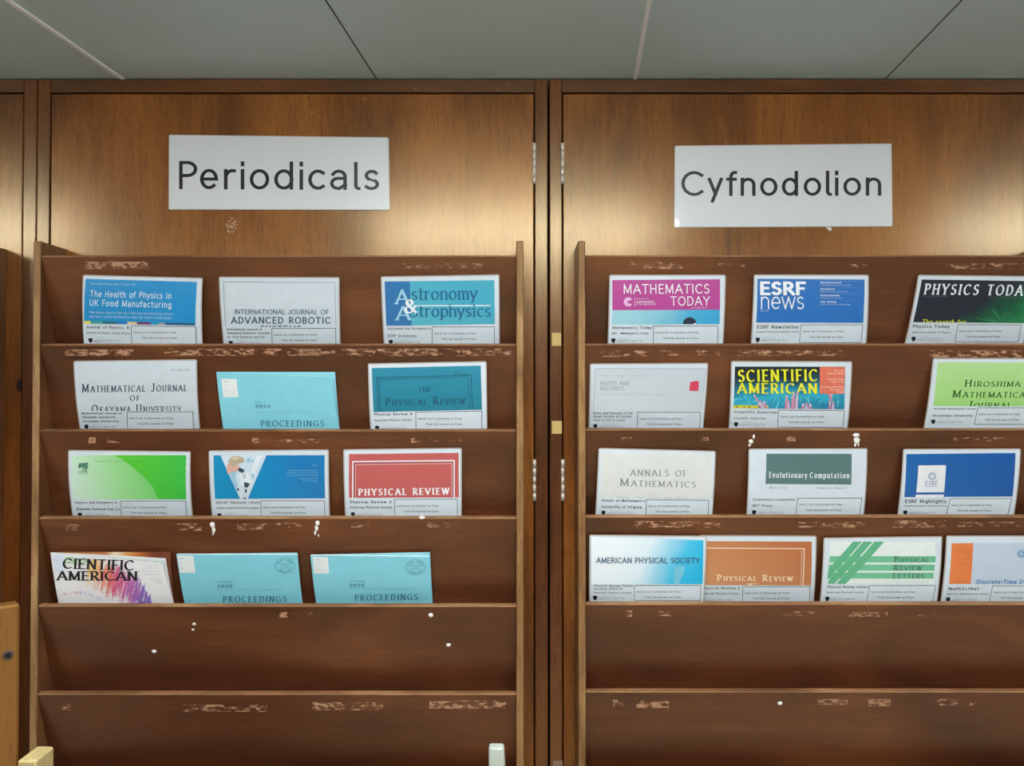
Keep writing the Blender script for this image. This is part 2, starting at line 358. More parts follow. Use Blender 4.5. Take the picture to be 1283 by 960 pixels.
# ------------------------------------------------------------------ cupboards
def cupboard(x0, x1, xd0, xd1, hinge, label):
    """outer edges x0..x1 and door edges xd0..xd1 in world metres"""
    zt, zb = zc_top, 0.02; zdt = Z(116.5, YD); zdb = 0.14
    t = thing('cupboard', label, 'cupboard', ((x0 + x1) / 2, YD + .2, 0))
    bm = bmesh.new()
    th = .018
    box(bm, (x0, YD + .022, zb), (x0 + th, YB - .002, zt)); box(bm, (x1 - th, YD + .022, zb), (x1, YB - .002, zt))
    box(bm, (x0 + th, YD + .022, zt - th), (x1 - th, YB - .002, zt)); box(bm, (x0 + th, YD + .022, zb), (x1 - th, YB - .002, zb + th))
    box(bm, (x0 + th, YB - .02, zb + th), (x1 - th, YB - .002, zt - th))
    box(bm, (x0 + .001, YD + .03, zb + th), (x1 - .001, YD + .045, zt - .01))
    obj('carcass', bm, M_dark, t)
    g = .0012
    bm = bmesh.new(); box(bm, (x0, YD, zb), (xd0 - g, YD + .021, zt), .0012); obj('stile', bm, M_stile, t)
    bm = bmesh.new(); box(bm, (xd1 + g, YD, zb), (x1, YD + .021, zt), .0012); obj('stile', bm, M_stile, t)
    bm = bmesh.new(); box(bm, (xd0 - g + .0003, YD, zdt + g), (xd1 + g - .0003, YD + .021, zt), .0012); obj('rail', bm, M_rail, t)
    bm = bmesh.new(); box(bm, (xd0 - g + .0003, YD, zb), (xd1 + g - .0003, YD + .021, zdb - g), .0012); obj('rail', bm, M_rail, t)
    bm = bmesh.new(); box(bm, (xd0 + g, YD + .001, zdb + g), (xd1 - g, YD + .021, zdt - g), .0012); door = obj('door', bm, M_door, t)
    hx = {'r': xd1, 'l': xd0}[hinge]
    for (pa, pb) in ((179.5, 230.5), (575.5, 627.5), (930 + 120, 982 + 120)):
        za, zb_ = Z(pa, YD), Z(pb, YD); bm = bmesh.new()
        for k in range(5):
            a = za + (zb_ - za) * (k + .04) / 5; c = za + (zb_ - za) * (k + .96) / 5
            cyl(bm, (hx, YD - .0022, a), (hx, YD - .0022, c), .0036, 14)
        cyl(bm, (hx, YD - .0012, za), (hx, YD - .0012, zb_), .0026, 10)
        o = obj('hinge', bm, M_steel, t, 'bright steel butt hinge'); 
        for p in o.data.polygons: p.use_smooth = len(p.vertices) == 4
    return t, door
xs = lambda p: X(p, YD)
c_left, d_left = cupboard(xs(-600), xs(43), xs(-584), xs(26), 'l', 'left cupboard cut off by the picture edge, only its right stile showing')
c_mid, d_mid = cupboard(xs(44.2), xs(686.3), xs(60.5), xs(669.5), 'r', 'middle wooden cupboard whose flush door carries the white Periodicals sign')
c_right, d_right = cupboard(xs(689), xs(1331), xs(705), xs(1315), 'l', 'right wooden cupboard whose flush door carries the white Cyfnodolion sign')
# lock catch at the door gap of the left cupboard
bm = bmesh.new(); p = at(24, 483, YD); box(bm, (p.x - .0035, YD - .0015, p.z - .011), (p.x + .0025, YD + .004, p.z + .011), .001)
cyl(bm, (p.x - .001, YD - .004, p.z), (p.x - .001, YD - .001, p.z), .0022, 12); obj('catch', bm, pm((52, 46, 44), .4, 0, .6), c_left, 'small dark metal catch')

# ------------------------------------------------------------------ racks
TAN = 0.30; ANG = math.atan(TAN); PT = 0.011
def hit_panel(px, py, ztop):
    r = ray(px, py); n = Vector((0, -math.cos(ANG), -math.sin(ANG))); p0 = Vector((0, YF, ztop))
    return CAM + r * ((p0 - CAM).dot(n) / r.dot(n)), n
from mathutils import noise
def flakes(bm, rc, ztop, seed):
    """shreds of one strip of old tape left on the lip"""
    xa, ya, xb, yb, dens = rc
    nx = max(3, int((xb - xa) / .9)); ny = max(3, int((yb - ya) / .9)); rnd = random.Random(seed)
    for i in range(nx):
        for j in range(ny):
            x = xa + (xb - xa) * i / nx; y = ya + (yb - ya) * j / ny
            v = noise.noise(Vector((x * .11 + seed * 7.3, y * .33, 1.7))) + .55 * noise.noise(Vector((x * .33, y * .7, seed * 3.1)))
            if j in (0, ny - 1): v += .12
            if v < .42 - 1.0 * dens: continue
            q = []
            for (ax, ay) in ((x, y), (x + (xb - xa) / nx, y), (x + (xb - xa) / nx, y + (yb - ya) / ny), (x, y + (yb - ya) / ny)):
                P, n = hit_panel(ax, ay, ztop); q.append(bm.verts.new(P + n * .00025))
            f = bm.faces.new(q); f.material_index = 0 if v > .75 - 1.0 * dens else 1
    bmesh.ops.remove_doubles(bm, verts=bm.verts[:], dist=.00005)
def rack(pxl, pxr, tops, label, residue, seed):
    xl, xr = X(pxl, YF), X(pxr, YF); rnd = random.Random(seed)
    t = thing('magazine_rack', label, 'magazine rack', ((xl + xr) / 2, YD, Z(1060, YF)))
    tb = .0128
    zt = Z(302, YF); zb = Z(1090, YF)
    for (a, b_) in ((xl, xl + tb), (xr - tb, xr)):
        bm = bmesh.new(); box(bm, (a, YF - .001, zb), (b_, YD + .0005, zt), .0015)
        bm.normal_update()
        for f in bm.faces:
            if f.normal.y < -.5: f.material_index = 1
        obj('side_board', bm, [M_side, M_vedge], t)
    zs = [Z(p, YF) for p in tops] + [Z(2 * tops[-1] - tops[-2], YF)]
    panels = []
    for k, z in enumerate(zs):
        ln = min((YD - YF - .001) / math.sin(ANG) - .003, (z - zb) / math.cos(ANG))
        bm = bmesh.new()
        mt = Matrix.Translation((0, YF, z)) @ Matrix.Rotation(ANG, 4, 'X')
        # local: x across, z down the slope (negative), y into the rack
        box(bm, (xl + tb - .0004, 0, -ln), (xr - tb + .0004, PT, 0), .0016, 0, mt)
        bm.normal_update()
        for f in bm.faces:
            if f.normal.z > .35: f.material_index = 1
        # trim what would pass through the door
        bmesh.ops.bisect_plane(bm, geom=bm.verts[:] + bm.edges[:] + bm.faces[:], plane_co=(0, YD + .0008, 0), plane_no=(0, 1, 0), clear_outer=True)
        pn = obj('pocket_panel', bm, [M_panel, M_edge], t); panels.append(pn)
        if k:
            bm = bmesh.new(); zf = z - .067; y0 = YF + .067 * TAN + PT + .001; y1 = YF + (zs[k - 1] - zf) * TAN - .001
            box(bm, (xl + tb, y0, zf - .006), (xr - tb, y1, zf), .0005); obj('pocket_floor', bm, M_panel, t)
        if k < len(tops) and residue.get(k):
            for rc in residue[k]:
                bm = bmesh.new(); flakes(bm, rc, z, rnd.uniform(0, 50))
                if bm.faces: obj('tape_residue', bm, [M_tape, M_tape2], pn, 'pale shreds of old tape on the lip')
                else: bm.free()
    return t, panels, zs
RES_L = {0: [(107, 328, 187, 337, .55), (505, 330, 605, 336, .28)],
         1: [(82, 438, 167, 446, .6), (205, 437, 300, 446, .42), (300, 437, 420, 446, .4), (420, 437, 640, 446, .42), (375, 437, 402, 445, .9)],
         2: [(111, 548, 120, 556, .8), (134, 549, 150, 555, .3), (316, 549, 324, 555, .9), (340, 550, 400, 555, .25), (515, 549, 526, 555, .6), (535, 549, 578, 553, .3)],
         3: [(83, 657, 100, 665, .4), (222, 656, 253, 665, .45), (297, 656, 335, 664, .5), (346, 655, 378, 661, .35), (440, 655, 463, 661, .35), (535, 655, 580, 661, .2)],
         4: [(350, 767, 360, 774, .7), (368, 767, 395, 772, .25)],
         5: [(78, 882, 88, 890, .7), (229, 883, 335, 892, .42), (392, 880, 480, 890, .55), (538, 878, 634, 888, .55)]}
RES_R = {0: [(788, 328, 855, 337, .3), (900, 330, 935, 335, .15), (1060, 331, 1086, 336, .25), (1185, 330, 1283, 337, .3)],
         1: [(753, 439, 815, 447, .38), (826, 439, 902, 446, .3), (924, 439, 1062, 446, .3), (1165, 439, 1280, 448, .4)],
         2: [(778, 548, 792, 553, .5), (876, 548, 888, 552, .4), (985, 547, 997, 553, .7), (1185, 548, 1260, 553, .15)],
         3: [(792, 653, 902, 661, .4), (1000, 654, 1085, 661, .35), (1118, 652, 1185, 661, .4), (1200, 654, 1280, 660, .25)],
         4: [(785, 765, 792, 773, .7), (825, 766, 840, 772, .5), (980, 766, 1022, 772, .25), (1064, 767, 1112, 773, .5), (1150, 766, 1172, 772, .35)],
         5: [(768, 877, 780, 885, .5), (797, 878, 838, 887, .6), (1025, 876, 1062, 883, .5), (1088, 876, 1116, 885, .6), (1172, 876, 1226, 884, .4)]}
TOPS_L = [321, 432, 539.5, 649.2, 759.5, 870]; TOPS_R = [320.8, 431.8, 538.5, 647.6, 757.2, 867]
rack_l, pan_l, zs_l = rack(40.5, 656, TOPS_L, 'slanted wooden magazine rack under the white Periodicals sign', RES_L, 5)
rack_r, pan_r, zs_r = rack(724.5, 1338, TOPS_R, 'slanted wooden magazine rack under the white Cyfnodolion sign', RES_R, 9)
rack_x, pan_x, _ = rack(-645, -30, TOPS_L, 'wooden magazine rack past the left picture edge, only its right board showing', {}, 3)

# lumps of white putty stuck to the lips and boards
def lump(bm, c, n, rx, rz, ry, rnd):
    g = bmesh.ops.create_icosphere(bm, subdivisions=2, radius=1)
    for v in g['verts']:
        k = 1 + .22 * math.sin(v.co.x * 5 + rnd * 3) * math.cos(v.co.z * 4 + rnd)
        v.co = Vector((v.co.x * rx * k, v.co.y * ry, v.co.z * rz * k)) + c
PUT = {('l', 3): [(266.5, 657, 3.2, 5, 1), (267.5, 663, 2.4, 5, 1), (267, 668, 1.3, 3, 1), (398, 655, 2.6, 4, 1), (396.5, 661, 2.2, 4.5, 1), (395, 667, 1.4, 4, 1), (399, 671, .8, 2, 1), (529, 648.5, 4, 2.2, 0)],
       ('l', 4): [(193.5, 816, 3.2, 2.6, 1), (243.5, 782, 2.4, 2.2, 1), (242, 789, 2, 1.4, 1), (562, 808, 3, 2.6, 1), (540, 770.5, 3.2, 3.4, 1)],
       ('r', 5): [(977.5, 881, 3.2, 2.8, 1)],
       ('r', 2): [(1073, 545, 4.5, 3, 1), (1073, 551, 4, 5, 1), (1071.5, 557, 1.5, 3, 1), (1075.5, 557, 1, 3, 1), (944.5, 547, 1.5, 3.5, 1), (940.5, 553, 3, 3.5, 1), (939, 558, 1.6, 2, 1)]}
for (side, k), L_ in PUT.items():
    pn, z = ((pan_l, zs_l) if side == 'l' else (pan_r, zs_r))[0][k], ((zs_l if side == 'l' else zs_r)[k])
    blobs = []
    for q in L_:
        if blobs and any(abs(q[0] - e[0]) < 7 and abs(q[1] - e[1]) < 7 for e in blobs[-1]): blobs[-1].append(q)
        else: blobs.append([q])
    for cl in blobs:
        bm = bmesh.new()
        for q, (px, py, a, b_, f) in enumerate(cl):
            P, n = hit_panel(px, py, z); lump(bm, P, n, a * .00142, b_ * .00142, .0016, q)
        obj('putty', bm, M_putty, pn, 'white putty remains', True)
bm = bmesh.new(); P = at(1039.5, 287, YD + .001); lump(bm, P, None, .0045, .0035, .001, 1); P = at(1036, 285, YD + .001); lump(bm, P, None, .002, .002, .001, 2)
obj('putty', bm, M_putty, d_right, 'small white putty remains under the sign', True)
# rubbed pale mark on the door under the left sign
bm = bmesh.new(); rnd = random.Random(2)
for k in range(60):
    a, r = rnd.uniform(0, 6.28), math.sqrt(rnd.random()); px, py = 290 + 7 * r * math.cos(a), 282 + 10 * r * math.sin(a); s = rnd.uniform(.4, 1.1)
    q = [at(px + dx * s, py + dy * s, YD + .0008) for dx, dy in ((-1, -.6), (.8, -1), (1, .7), (-.6, 1))]; bm.faces.new([bm.verts.new(p) for p in q])
obj('scuff_mark', bm, pm((178, 142, 112), .6), d_mid, 'pale rubbed scuff')
# white specks on the top rails
bm = bmesh.new()
for px, py in ((322.5, 109), (521, 111), (624, 113), (457, 124), (391, 141), (635, 105), (1236, 101)):
    P = at(px, py, YD - .0002); s = .0007
    bm.faces.new([bm.verts.new(P + Vector(d) * s) for d in ((-1, 0, -.8), (.7, 0, -1), (1, 0, .8), (-.8, 0, 1))])
obj('paint_speck', bm, M_putty, c_mid, 'tiny white paint specks')
# three squares of tape on the stile between the cupboards
M_mask = pm((206, 176, 104), .6)
for (xa, ya, xb, yb, mt, lb) in ((691.3, 417, 703, 433.5, M_mask, 'upper square of yellow masking tape on the stile between the racks'),
                            (691.3, 527.5, 704, 543.5, M_mask, 'lower square of yellow masking tape on the stile between the racks'),
                            (693, 953, 705, 975, pm((150, 120, 100), .4), 'brown tape scrap low on the stile between the racks')):
    bm = bmesh.new(); a = at(xa, yb, YD); c = at(xb, ya, YD); box(bm, (a.x, YD - .0006, a.z), (c.x, YD + .0001, c.z))
    o = obj('tape_square', bm, mt); o['label'] = lb; o['category'] = 'tape'; o['group'] = 'tape squares on the stile'

# ------------------------------------------------------------------ printed sheets
class Sheet:
    """a sheet given by its corners; (u, v) run from the top left; v = 1 at the lip in front, beyond it the sheet is hidden in the pocket"""
    def __init__(s, org, sc, corners, d0=.006, flat=None, bow=.003, vmax=None, lim=(.019, .034)):
        s.org, s.sc = org, sc; s.c = [Vector(c) for c in corners]    # TL TR BR BL in crop units
        px = [Vector((org[0] + c.x / sc, org[1] + c.y / sc)) for c in s.c]
        s.bow = bow
        if flat is not None: yt = yb = flat
        else:
            wt = (px[1] - px[0]).length; wb = (px[2] - px[3]).length; yt = YF + d0
            dd = yt * (wt / wb - 1); yb = yt + max(lim[0], min(lim[1], dd))
        s.P = [at(px[0].x, px[0].y, yt), at(px[1].x, px[1].y, yt), at(px[2].x, px[2].y, yb), at(px[3].x, px[3].y, yb)]
        n = (s.P[1] - s.P[0]).cross(s.P[3] - s.P[0]).normalized()
        s.n = n if n.y < 0 else -n
        s.W = (s.P[1] - s.P[0]).length; s.H = (s.P[3] - s.P[0]).length
        s.vmax = vmax or 1 + .0585 / s.H
    def uv(s, x, y):
        A, B, Cc, D = s.c; u, v = .5, .5; e = B - A; f = D - A; g = A - B + Cc - D
        for _ in range(5):
            r = A + e * u + f * v + g * (u * v) - Vector((x, y)); a = e + g * v; b_ = f + g * u
            det = a.x * b_.y - a.y * b_.x
            u -= (r.x * b_.y - r.y * b_.x) / det; v -= (a.x * r.y - a.y * r.x) / det
        return u, v
    def pos(s, u, v, off=0.0):
        P = s.P; vv = min(v, 1.0)
        q = (P[0] * (1 - u) + P[1] * u) * (1 - vv) + (P[3] * (1 - u) + P[2] * u) * vv
        if v > 1:
            q += ((P[3] - P[0]) * (1 - u) + (P[2] - P[1]) * u) * (v - 1)
        return q + s.n * (off + s.bow * 4 * vv * (1 - vv))
    def mesh(s, name, polys, mats, parent, label=None, layer=1, uvspace=False, step=.09):
        """polys: list of (points in crop units, material index, layer) -> one mesh lying on the sheet"""
        bm = bmesh.new(); lay = {}
        for pts, mi, ly in polys:
            vs = []
            for p in pts:
                u, v = (p[0], p[1]) if uvspace else s.uv(p[0], p[1])
                vs.append(bm.verts.new((u, v, ly)))
            try: f = bm.faces.new(vs)
            except ValueError: continue
            f.material_index = mi
        bm.normal_update()
        if s.bow:
            k = step
            while k < s.vmax:
                bmesh.ops.bisect_plane(bm, geom=bm.verts[:] + bm.edges[:] + bm.faces[:], plane_co=(0, k, 0), plane_no=(0, 1, 0)); k += step
            for i in range(1, 8): bmesh.ops.bisect_plane(bm, geom=bm.verts[:] + bm.edges[:] + bm.faces[:], plane_co=(i / 8, 0, 0), plane_no=(1, 0, 0))
        ul = bm.loops.layers.uv.new('UVMap')
        for f in bm.faces:
            for l in f.loops: l[ul].uv = (l.vert.co.x, 1 - l.vert.co.y)
        fl = []
        for v in bm.verts:
            v.co = s.pos(v.co.x, v.co.y, v.co.z * .00026)
        bm.normal_update()
        for f in bm.faces:
            if f.normal.dot(s.n) < 0: fl.append(f)
        bmesh.ops.reverse_faces(bm, faces=fl)
        return obj(name, bm, mats, parent, label)
    def slab(s, name, pts_uv, th, mats, parent, label=None, off=0.0, step=.09):
        """closed slab with outline pts_uv (convex), front at off, thickness th behind it"""
        bm = bmesh.new(); vs = [bm.verts.new((u, v, 0)) for u, v in pts_uv]; bm.faces.new(vs)
        k = step
        while k < s.vmax:
            bmesh.ops.bisect_plane(bm, geom=bm.verts[:] + bm.edges[:] + bm.faces[:], plane_co=(0, k, 0), plane_no=(0, 1, 0)); k += step
        for i in range(1, 8): bmesh.ops.bisect_plane(bm, geom=bm.verts[:] + bm.edges[:] + bm.faces[:], plane_co=(i / 8, 0, 0), plane_no=(1, 0, 0))
        r = bmesh.ops.extrude_face_region(bm, geom=bm.faces[:])
        for v in [g for g in r['geom'] if isinstance(g, bmesh.types.BMVert)]: v.co.z = 1
        ul = bm.loops.layers.uv.new('UVMap')
        for f in bm.faces:
            for l in f.loops: l[ul].uv = (l.vert.co.x, 1 - l.vert.co.y)
        for v in bm.verts: v.co = s.pos(v.co.x, v.co.y, off - th * v.co.z)
        bmesh.ops.recalc_face_normals(bm, faces=bm.faces[:])
        return obj(name, bm, mats, parent, label)
    def rr(s, m, r, v1=None):
        """rounded outline inset by m metres, corner radius r metres"""
        v1 = s.vmax if v1 is None else v1
        mu, mv, ru, rv = m / s.W, m / s.H, r / s.W, r / s.H; o = []
        for cx, cy, a in ((mu + ru, mv + rv, 180), (1 - mu - ru, mv + rv, 270), (1 - mu - ru, v1 - mv - rv, 0), (mu + ru, v1 - mv - rv, 90)):
            for k in range(5):
                t_ = math.radians(a + 90 * k / 4); o.append((cx + ru * math.cos(t_), cy + rv * math.sin(t_)))
        return o
def text(txt, p0, p1, cap, style='sans', mi=0, ly=3, shear=0.0, smallcaps=False, track=.12, clip=None):
    """text fitted between two baseline ends given in crop units; cap = capital height"""
    q, w = text_quads(txt, style, track, smallcaps); p0, p1 = Vector(p0), Vector(p1); d = (p1 - p0) / w
    up = Vector((d.y, -d.x)).normalized() * cap; out = []
    for f in q:
        pts = [p0 + d * (p.x) + up * p.y + Vector((shear * p.y * cap, 0)) for p in f[:4]]
        out.append(([(p.x, p.y) for p in pts], mi, ly + f[4] * .1))
    return out
def rect(x0, y0, x1, y1, mi=0, ly=1, x2=None, x3=None):
    """x2, x3: bottom left / right when the sides lean"""
    x2 = x0 if x2 is None else x2; x3 = x1 if x3 is None else x3
    return ([(x0, y0), (x1, y0), (x3, y1), (x2, y1)], mi, ly)
def quad(a, b, c, d, mi=0, ly=1): return ([a, b, c, d], mi, ly)
def line(p0, p1, w, mi=0, ly=3):
    p0, p1 = Vector(p0), Vector(p1); n = (p1 - p0).normalized(); n = Vector((-n.y, n.x)) * w / 2
    return ([tuple(p0 + n), tuple(p1 + n), tuple(p1 - n), tuple(p0 - n)], mi, ly)
def disc(cx, cy, rx, ry, mi=0, ly=3, n=18, a0=0, a1=360):
    return ([(cx + rx * math.cos(math.radians(a0 + (a1 - a0) * k / n)), cy + ry * math.sin(math.radians(a0 + (a1 - a0) * k / n))) for k in range(n + (0 if a1 - a0 == 360 else 1))], mi, ly)

# --- the two long signs
def sign(org, sc, corners, letters, base, cap, pen, label):
    sh = Sheet(org, sc, corners, flat=YD - .0014, bow=0, vmax=1.0)
    t = thing('sign', label, 'sign', (sh.P[3] + sh.P[2]) / 2, 'long laminated signs')
    sh.slab('laminate', sh.rr(0, .003), .0009, [M_signfilm], t, 'clear glossy film with taped corners')
    sh.mesh('paper', [([(u, v) for u, v in sh.rr(.0018, .0006)], 0, 1)], [M_signpaper], t, uvspace=True)
    STY['sign'] = (pen, pen, 0); polys = []
    bl = lambda x: base[0] + (base[1] - base[0]) * (x - letters[0][1]) / (letters[-1][2] - letters[0][1])
    for ch, xa, xb in letters:
        g = SIGN_L if ch == 'l' else G[ch]
        q = glyph_quads(g, 'sign'); lo = min(p.x for f in q for p in f[:4]); hi = max(p.x for f in q for p in f[:4])
        half = pen / 2; k = (xb - xa) / (hi - lo)
        # keep stems one pen wide: scale the skeleton, not the pen
        sx = (xb - xa - pen * cap) / max(1e-6, (hi - lo - pen)) if hi - lo > pen * 1.05 else 0
        mid = (lo + hi) / 2
        g2 = (g[0], [[((x - lo - half) * (sx / cap), y) for x, y in s_] for s_ in g[1]], ())
        for f in glyph_quads(g2, 'sign'):
            polys.append(([(xa + (p.x + half) * cap, bl(xa) - p.y * cap) for p in f[:4]], 0, 2 + f[4] * .1))
    sh.mesh('lettering', polys, [ink((22, 28, 32))], t, 'dark charcoal lettering')
    # folded tape on the corners
    return t, sh
M_signpaper, nt_, b_ = new_mat('sign_paper'); b_.inputs['Base Color'].default_value = sr(218, 220, 221); b_.inputs['Roughness'].default_value = .3
b_.inputs['Coat Weight'].default_value = .45; b_.inputs['Coat Roughness'].default_value = .04
gg = nt_.nodes.new('ShaderNodeNewGeometry'); nn = nt_.nodes.new('ShaderNodeTexNoise'); nn.inputs['Scale'].default_value = 26; nn.inputs['Detail'].default_value = 1
nt_.links.new(gg.outputs['Position'], nn.inputs['Vector']); bb = nt_.nodes.new('ShaderNodeBump'); bb.inputs['Strength'].default_value = .5; bb.inputs['Distance'].default_value = .004
nt_.links.new(nn.outputs['Fac'], bb.inputs['Height']); nt_.links.new(bb.outputs[0], b_.inputs['Coat Normal'])
M_signfilm = pm((216, 217, 214), .12, .8)
sign((200, 160), 4.277, [(50, 38), (1228, 52), (1234, 441), (48, 439)],
     [('P', 105, 203), ('e', 217, 315), ('r', 345, 410), ('i', 435, 456), ('o', 483, 588), ('d', 614, 718), ('i', 750, 771), ('c', 797, 890), ('a', 913, 1008), ('l', 1042, 1078), ('s', 1095, 1177)],
     (331, 337), 153, .125, 'white laminated sign reading Periodicals on the middle cupboard door')
sign((835, 170), 4.349, [(45, 55), (1227, 43), (1232, 495), (42, 500)],
     [('C', 80, 205), ('y', 222, 310), ('f', 325, 385), ('n', 403, 485), ('o', 510, 605), ('d', 628, 718), ('o', 747, 843), ('l', 868, 902), ('i', 918, 940), ('o', 963, 1060), ('n', 1085, 1170)],
     (331, 329), 139, .135, 'white laminated sign reading Cyfnodolion on the right cupboard door')

# --- laminated journal cards
K = 1283 / 170.0
def card(label, org, corners, art, title, cap, box_, group='laminated journal cards', sc=K, d0=.006, mats=None, tmats=None, cover_label=None, extra=(), **kw):
    """art / title: lists of polygons; cap: caption lines [(text, x0, x1, baseline, height, style)]; box_: frame of the notice"""
    sh = Sheet(org, sc, corners, d0=d0, **kw)
    base = (sh.pos(0, sh.vmax) + sh.pos(1, sh.vmax)) / 2
    t = thing('journal_card', label, 'journal card', base, group)
    sh.slab('laminate', sh.rr(0, .0035), .0007, [M_film], t, 'clear film border')
    strip_top = cap['top']
    sh.mesh('paper', [([(u, v) for u, v in sh.rr(.0022, .0012)], 0, .4)], [M_paper], t, uvspace=True)
    if art: sh.mesh('cover_print', art, mats, t, cover_label)
    if title: sh.mesh('title_lettering', title, tmats, t)
    for nm, polys in extra: sh.mesh(nm, polys, tmats, t)
    P = []
    lx, rx = cap['x']
    P.append(([(lx, strip_top), (rx, strip_top + cap.get('dy', 0)), (rx + cap.get('lean', 0), 900), (lx + cap.get('lean', 0), 900)], 0, 5))
    if cap.get('notail'): P = []
    for (txt, x0, x1, yb, h, style) in cap['lines']:
        P += text(txt, (x0, yb), (x1, yb + cap.get('dy', 0) * (x1 - x0) / 1100), h, {'sans': 'bold', 'light': 'tiny'}.get(style, style), 1, 6)
    b0, b1, b2, b3 = box_; ln = cap.get('blean', 0); dyb = cap.get('dy', 0) * .5
    bw = 5 * sc / K
    P += [line((b0, b1), (b2, b1 + dyb), bw, 1, 6), line((b0, b1), (b0 + ln, b3), bw, 1, 6), line((b2, b1 + dyb), (b2 + ln, b3 + dyb), bw, 1, 6), line((b0 + ln, b3), (b2 + ln, b3 + dyb), bw, 1, 6)]
    f = sc / K
    P += text('Search our E-collections on Primo', (b0 + 20 * f + ln * .3, b1 + 72 * f), (b0 + (b2 - b0) * .70 + ln * .3, b1 + 72 * f), 20 * f, 'tiny', 2, 6)
    P += text('Find the journal on Primo', (b0 + (b2 - b0) * .16 + ln * .6, b1 + 126 * f), (b0 + (b2 - b0) * .70 + ln * .6, b1 + 126 * f), 20 * f, 'tiny', 2, 6)
    lgx, lgy = cap['logo']
    P.append(([(lgx - 20 * f, lgy - 17 * f), (lgx - 8 * f, lgy - 22 * f), (lgx + 8 * f, lgy - 22 * f), (lgx + 20 * f, lgy - 17 * f), (lgx + 19 * f, lgy + 4 * f), (lgx + 10 * f, lgy + 19 * f), (lgx, lgy + 25 * f), (lgx - 10 * f, lgy + 19 * f), (lgx - 19 * f, lgy + 4 * f)], 1, 6))
    P += text('PRIFYSGOL', (lgx + 58 * f, lgy - 18 * f), (lgx + 148 * f, lgy - 18 * f), 9 * f, 'hair', 2, 6)
    P += text('ABERYSTWYTH', (lgx + 30 * f, lgy + 16 * f), (lgx + 275 * f, lgy + 16 * f), 24 * f, 'light', 2, 6)
    P += text('UNIVERSITY', (lgx + 150 * f, lgy + 32 * f), (lgx + 270 * f, lgy + 32 * f), 9 * f, 'hair', 2, 6)
    sh.mesh('caption_strip', P, [M_paper, ink((26, 30, 38)), ink((70, 76, 84))], t, 'white caption strip with ruled notice box and university crest')
    return t, sh
WHITE = ink((236, 240, 242))
def cp(x, top, lines, logo, **k): return dict(x=x, top=top, lines=lines, logo=logo, **k)

# row one, left rack
rainbow = [(232, 214, 90), (60, 160, 150), (40, 110, 130), (30, 120, 190), (224, 200, 140), (120, 60, 110), (40, 150, 190), (150, 160, 160), (40, 90, 130)]
art = [quad((133, 108), (1187, 138), (1176, 548), (126, 528), 0, 1)]
sx = [128, 190, 300, 430, 535, 625, 755, 830, 890, 1170]
for i in range(9):
    y0, y1 = 500 + sx[i] * .022, 500 + sx[i + 1] * .022
    art.append(quad((sx[i], y0), (sx[i + 1], y1), (sx[i + 1], y1 + 27), (sx[i], y0 + 27), 1 + i, 2))
ti = text('The Health of Physics in', (184, 278), (948, 298), 62, 'sans', 0) + text('UK Food Manufacturing', (180, 362), (950, 383), 62, 'sans', 0)
ti += text('An Institute of Physics Report | October 2016', (190, 163), (606, 172), 19, 'light', 0)
ti += text('How physics plays a vital role in the food manufacturing industry -', (180, 432), (985, 450), 24, 'light', 0) + text('and how it can be harnessed to make the sector a world leader', (180, 472), (955, 488), 24, 'light', 0)
card('laminated card with plain blue cover and two-line white heading', (90, 335), [(104, 70), (1238, 100), (1238, 718), (115, 718)], art, ti,
     cp((118, 1182), 528, [('Journal of Physics, B', 148, 550, 575, 28, 'sans'), ('Institute of Physics (Great Britain)', 150, 560, 625, 20, 'light')], (183, 690), dy=20),
     (572, 550, 1180, 800), mats=[ink((32, 140, 198))] + [ink(c) for c in rainbow], tmats=[WHITE], cover_label='blue cover with a thin multicoloured foot', bow=.004)
tc = ink((52, 92, 112))
ti = text('INTERNATIONAL JOURNAL OF', (222, 438), (1112, 440), 48, 'sansmid', 0, 3, track=.04) + text('ADVANCED ROBOTIC', (195, 528), (1128, 530), 68, 'bold', 0) + text('SYSTEMS', (470, 600), (850, 600), 56, 'bold', 0)
ti += [line((115, 135), (1170, 142), 5, 1), line((115, 135), (140, 560), 5, 1), line((1170, 142), (1182, 560), 5, 1)]
card('laminated white card headed in blue-grey capitals, top shelf between two blue cards', (265, 335), [(68, 88), (1212, 93), (1222, 718), (110, 718)], [], ti,
     cp((125, 1200), 560, [('International Journal of', 150, 482, 592, 22, 'sans'), ('Advanced Robotics Systems', 155, 558, 627, 22, 'sans'), ('An TECH Education and Pub', 155, 505, 664, 20, 'light')], (185, 715)),
     (576, 571, 1178, 830), tmats=[tc, ink((130, 146, 158))])
art = [quad((128, 132), (365, 130), (385, 546), (146, 548), 0, 1), quad((365, 130), (1165, 120), (1172, 532), (385, 546), 1, 1)]
ti = text('stronomy', (385, 306), (1000, 300), 118, 'serif', 1, 3, track=-.06) + text('strophysics', (390, 466), (1128, 462), 118, 'serif', 1, 3, track=-.06)
ti += text('A', (240, 344), (352, 342), 136, 'serif', 2, 3) + text('A', (246, 496), (366, 494), 136, 'serif', 2, 3) + text('&', (322, 430), (432, 426), 130, 'serifbold', 0, 4) + [line((400, 358), (1128, 354), 9, 0, 3)]
card('laminated card with turquoise cover and a large white ampersand', (465, 335), [(90, 86), (1214, 67), (1217, 715), (118, 715)], art, ti,
     cp((150, 1180), 550, [('Astronomy and Astrophysics', 160, 565, 585, 24, 'sans'), ('EDP Sciences', 162, 430, 658, 28, 'light')], (187, 705)),
     (578, 558, 1165, 800), mats=[ink((48, 116, 172)), ramp_mat('turquoise_print', (.8, .6), [(0, (92, 182, 196)), (1, (70, 166, 190))])], tmats=[WHITE, ink((34, 104, 148)), ink((160, 208, 226))], cover_label='blue and turquoise cover')
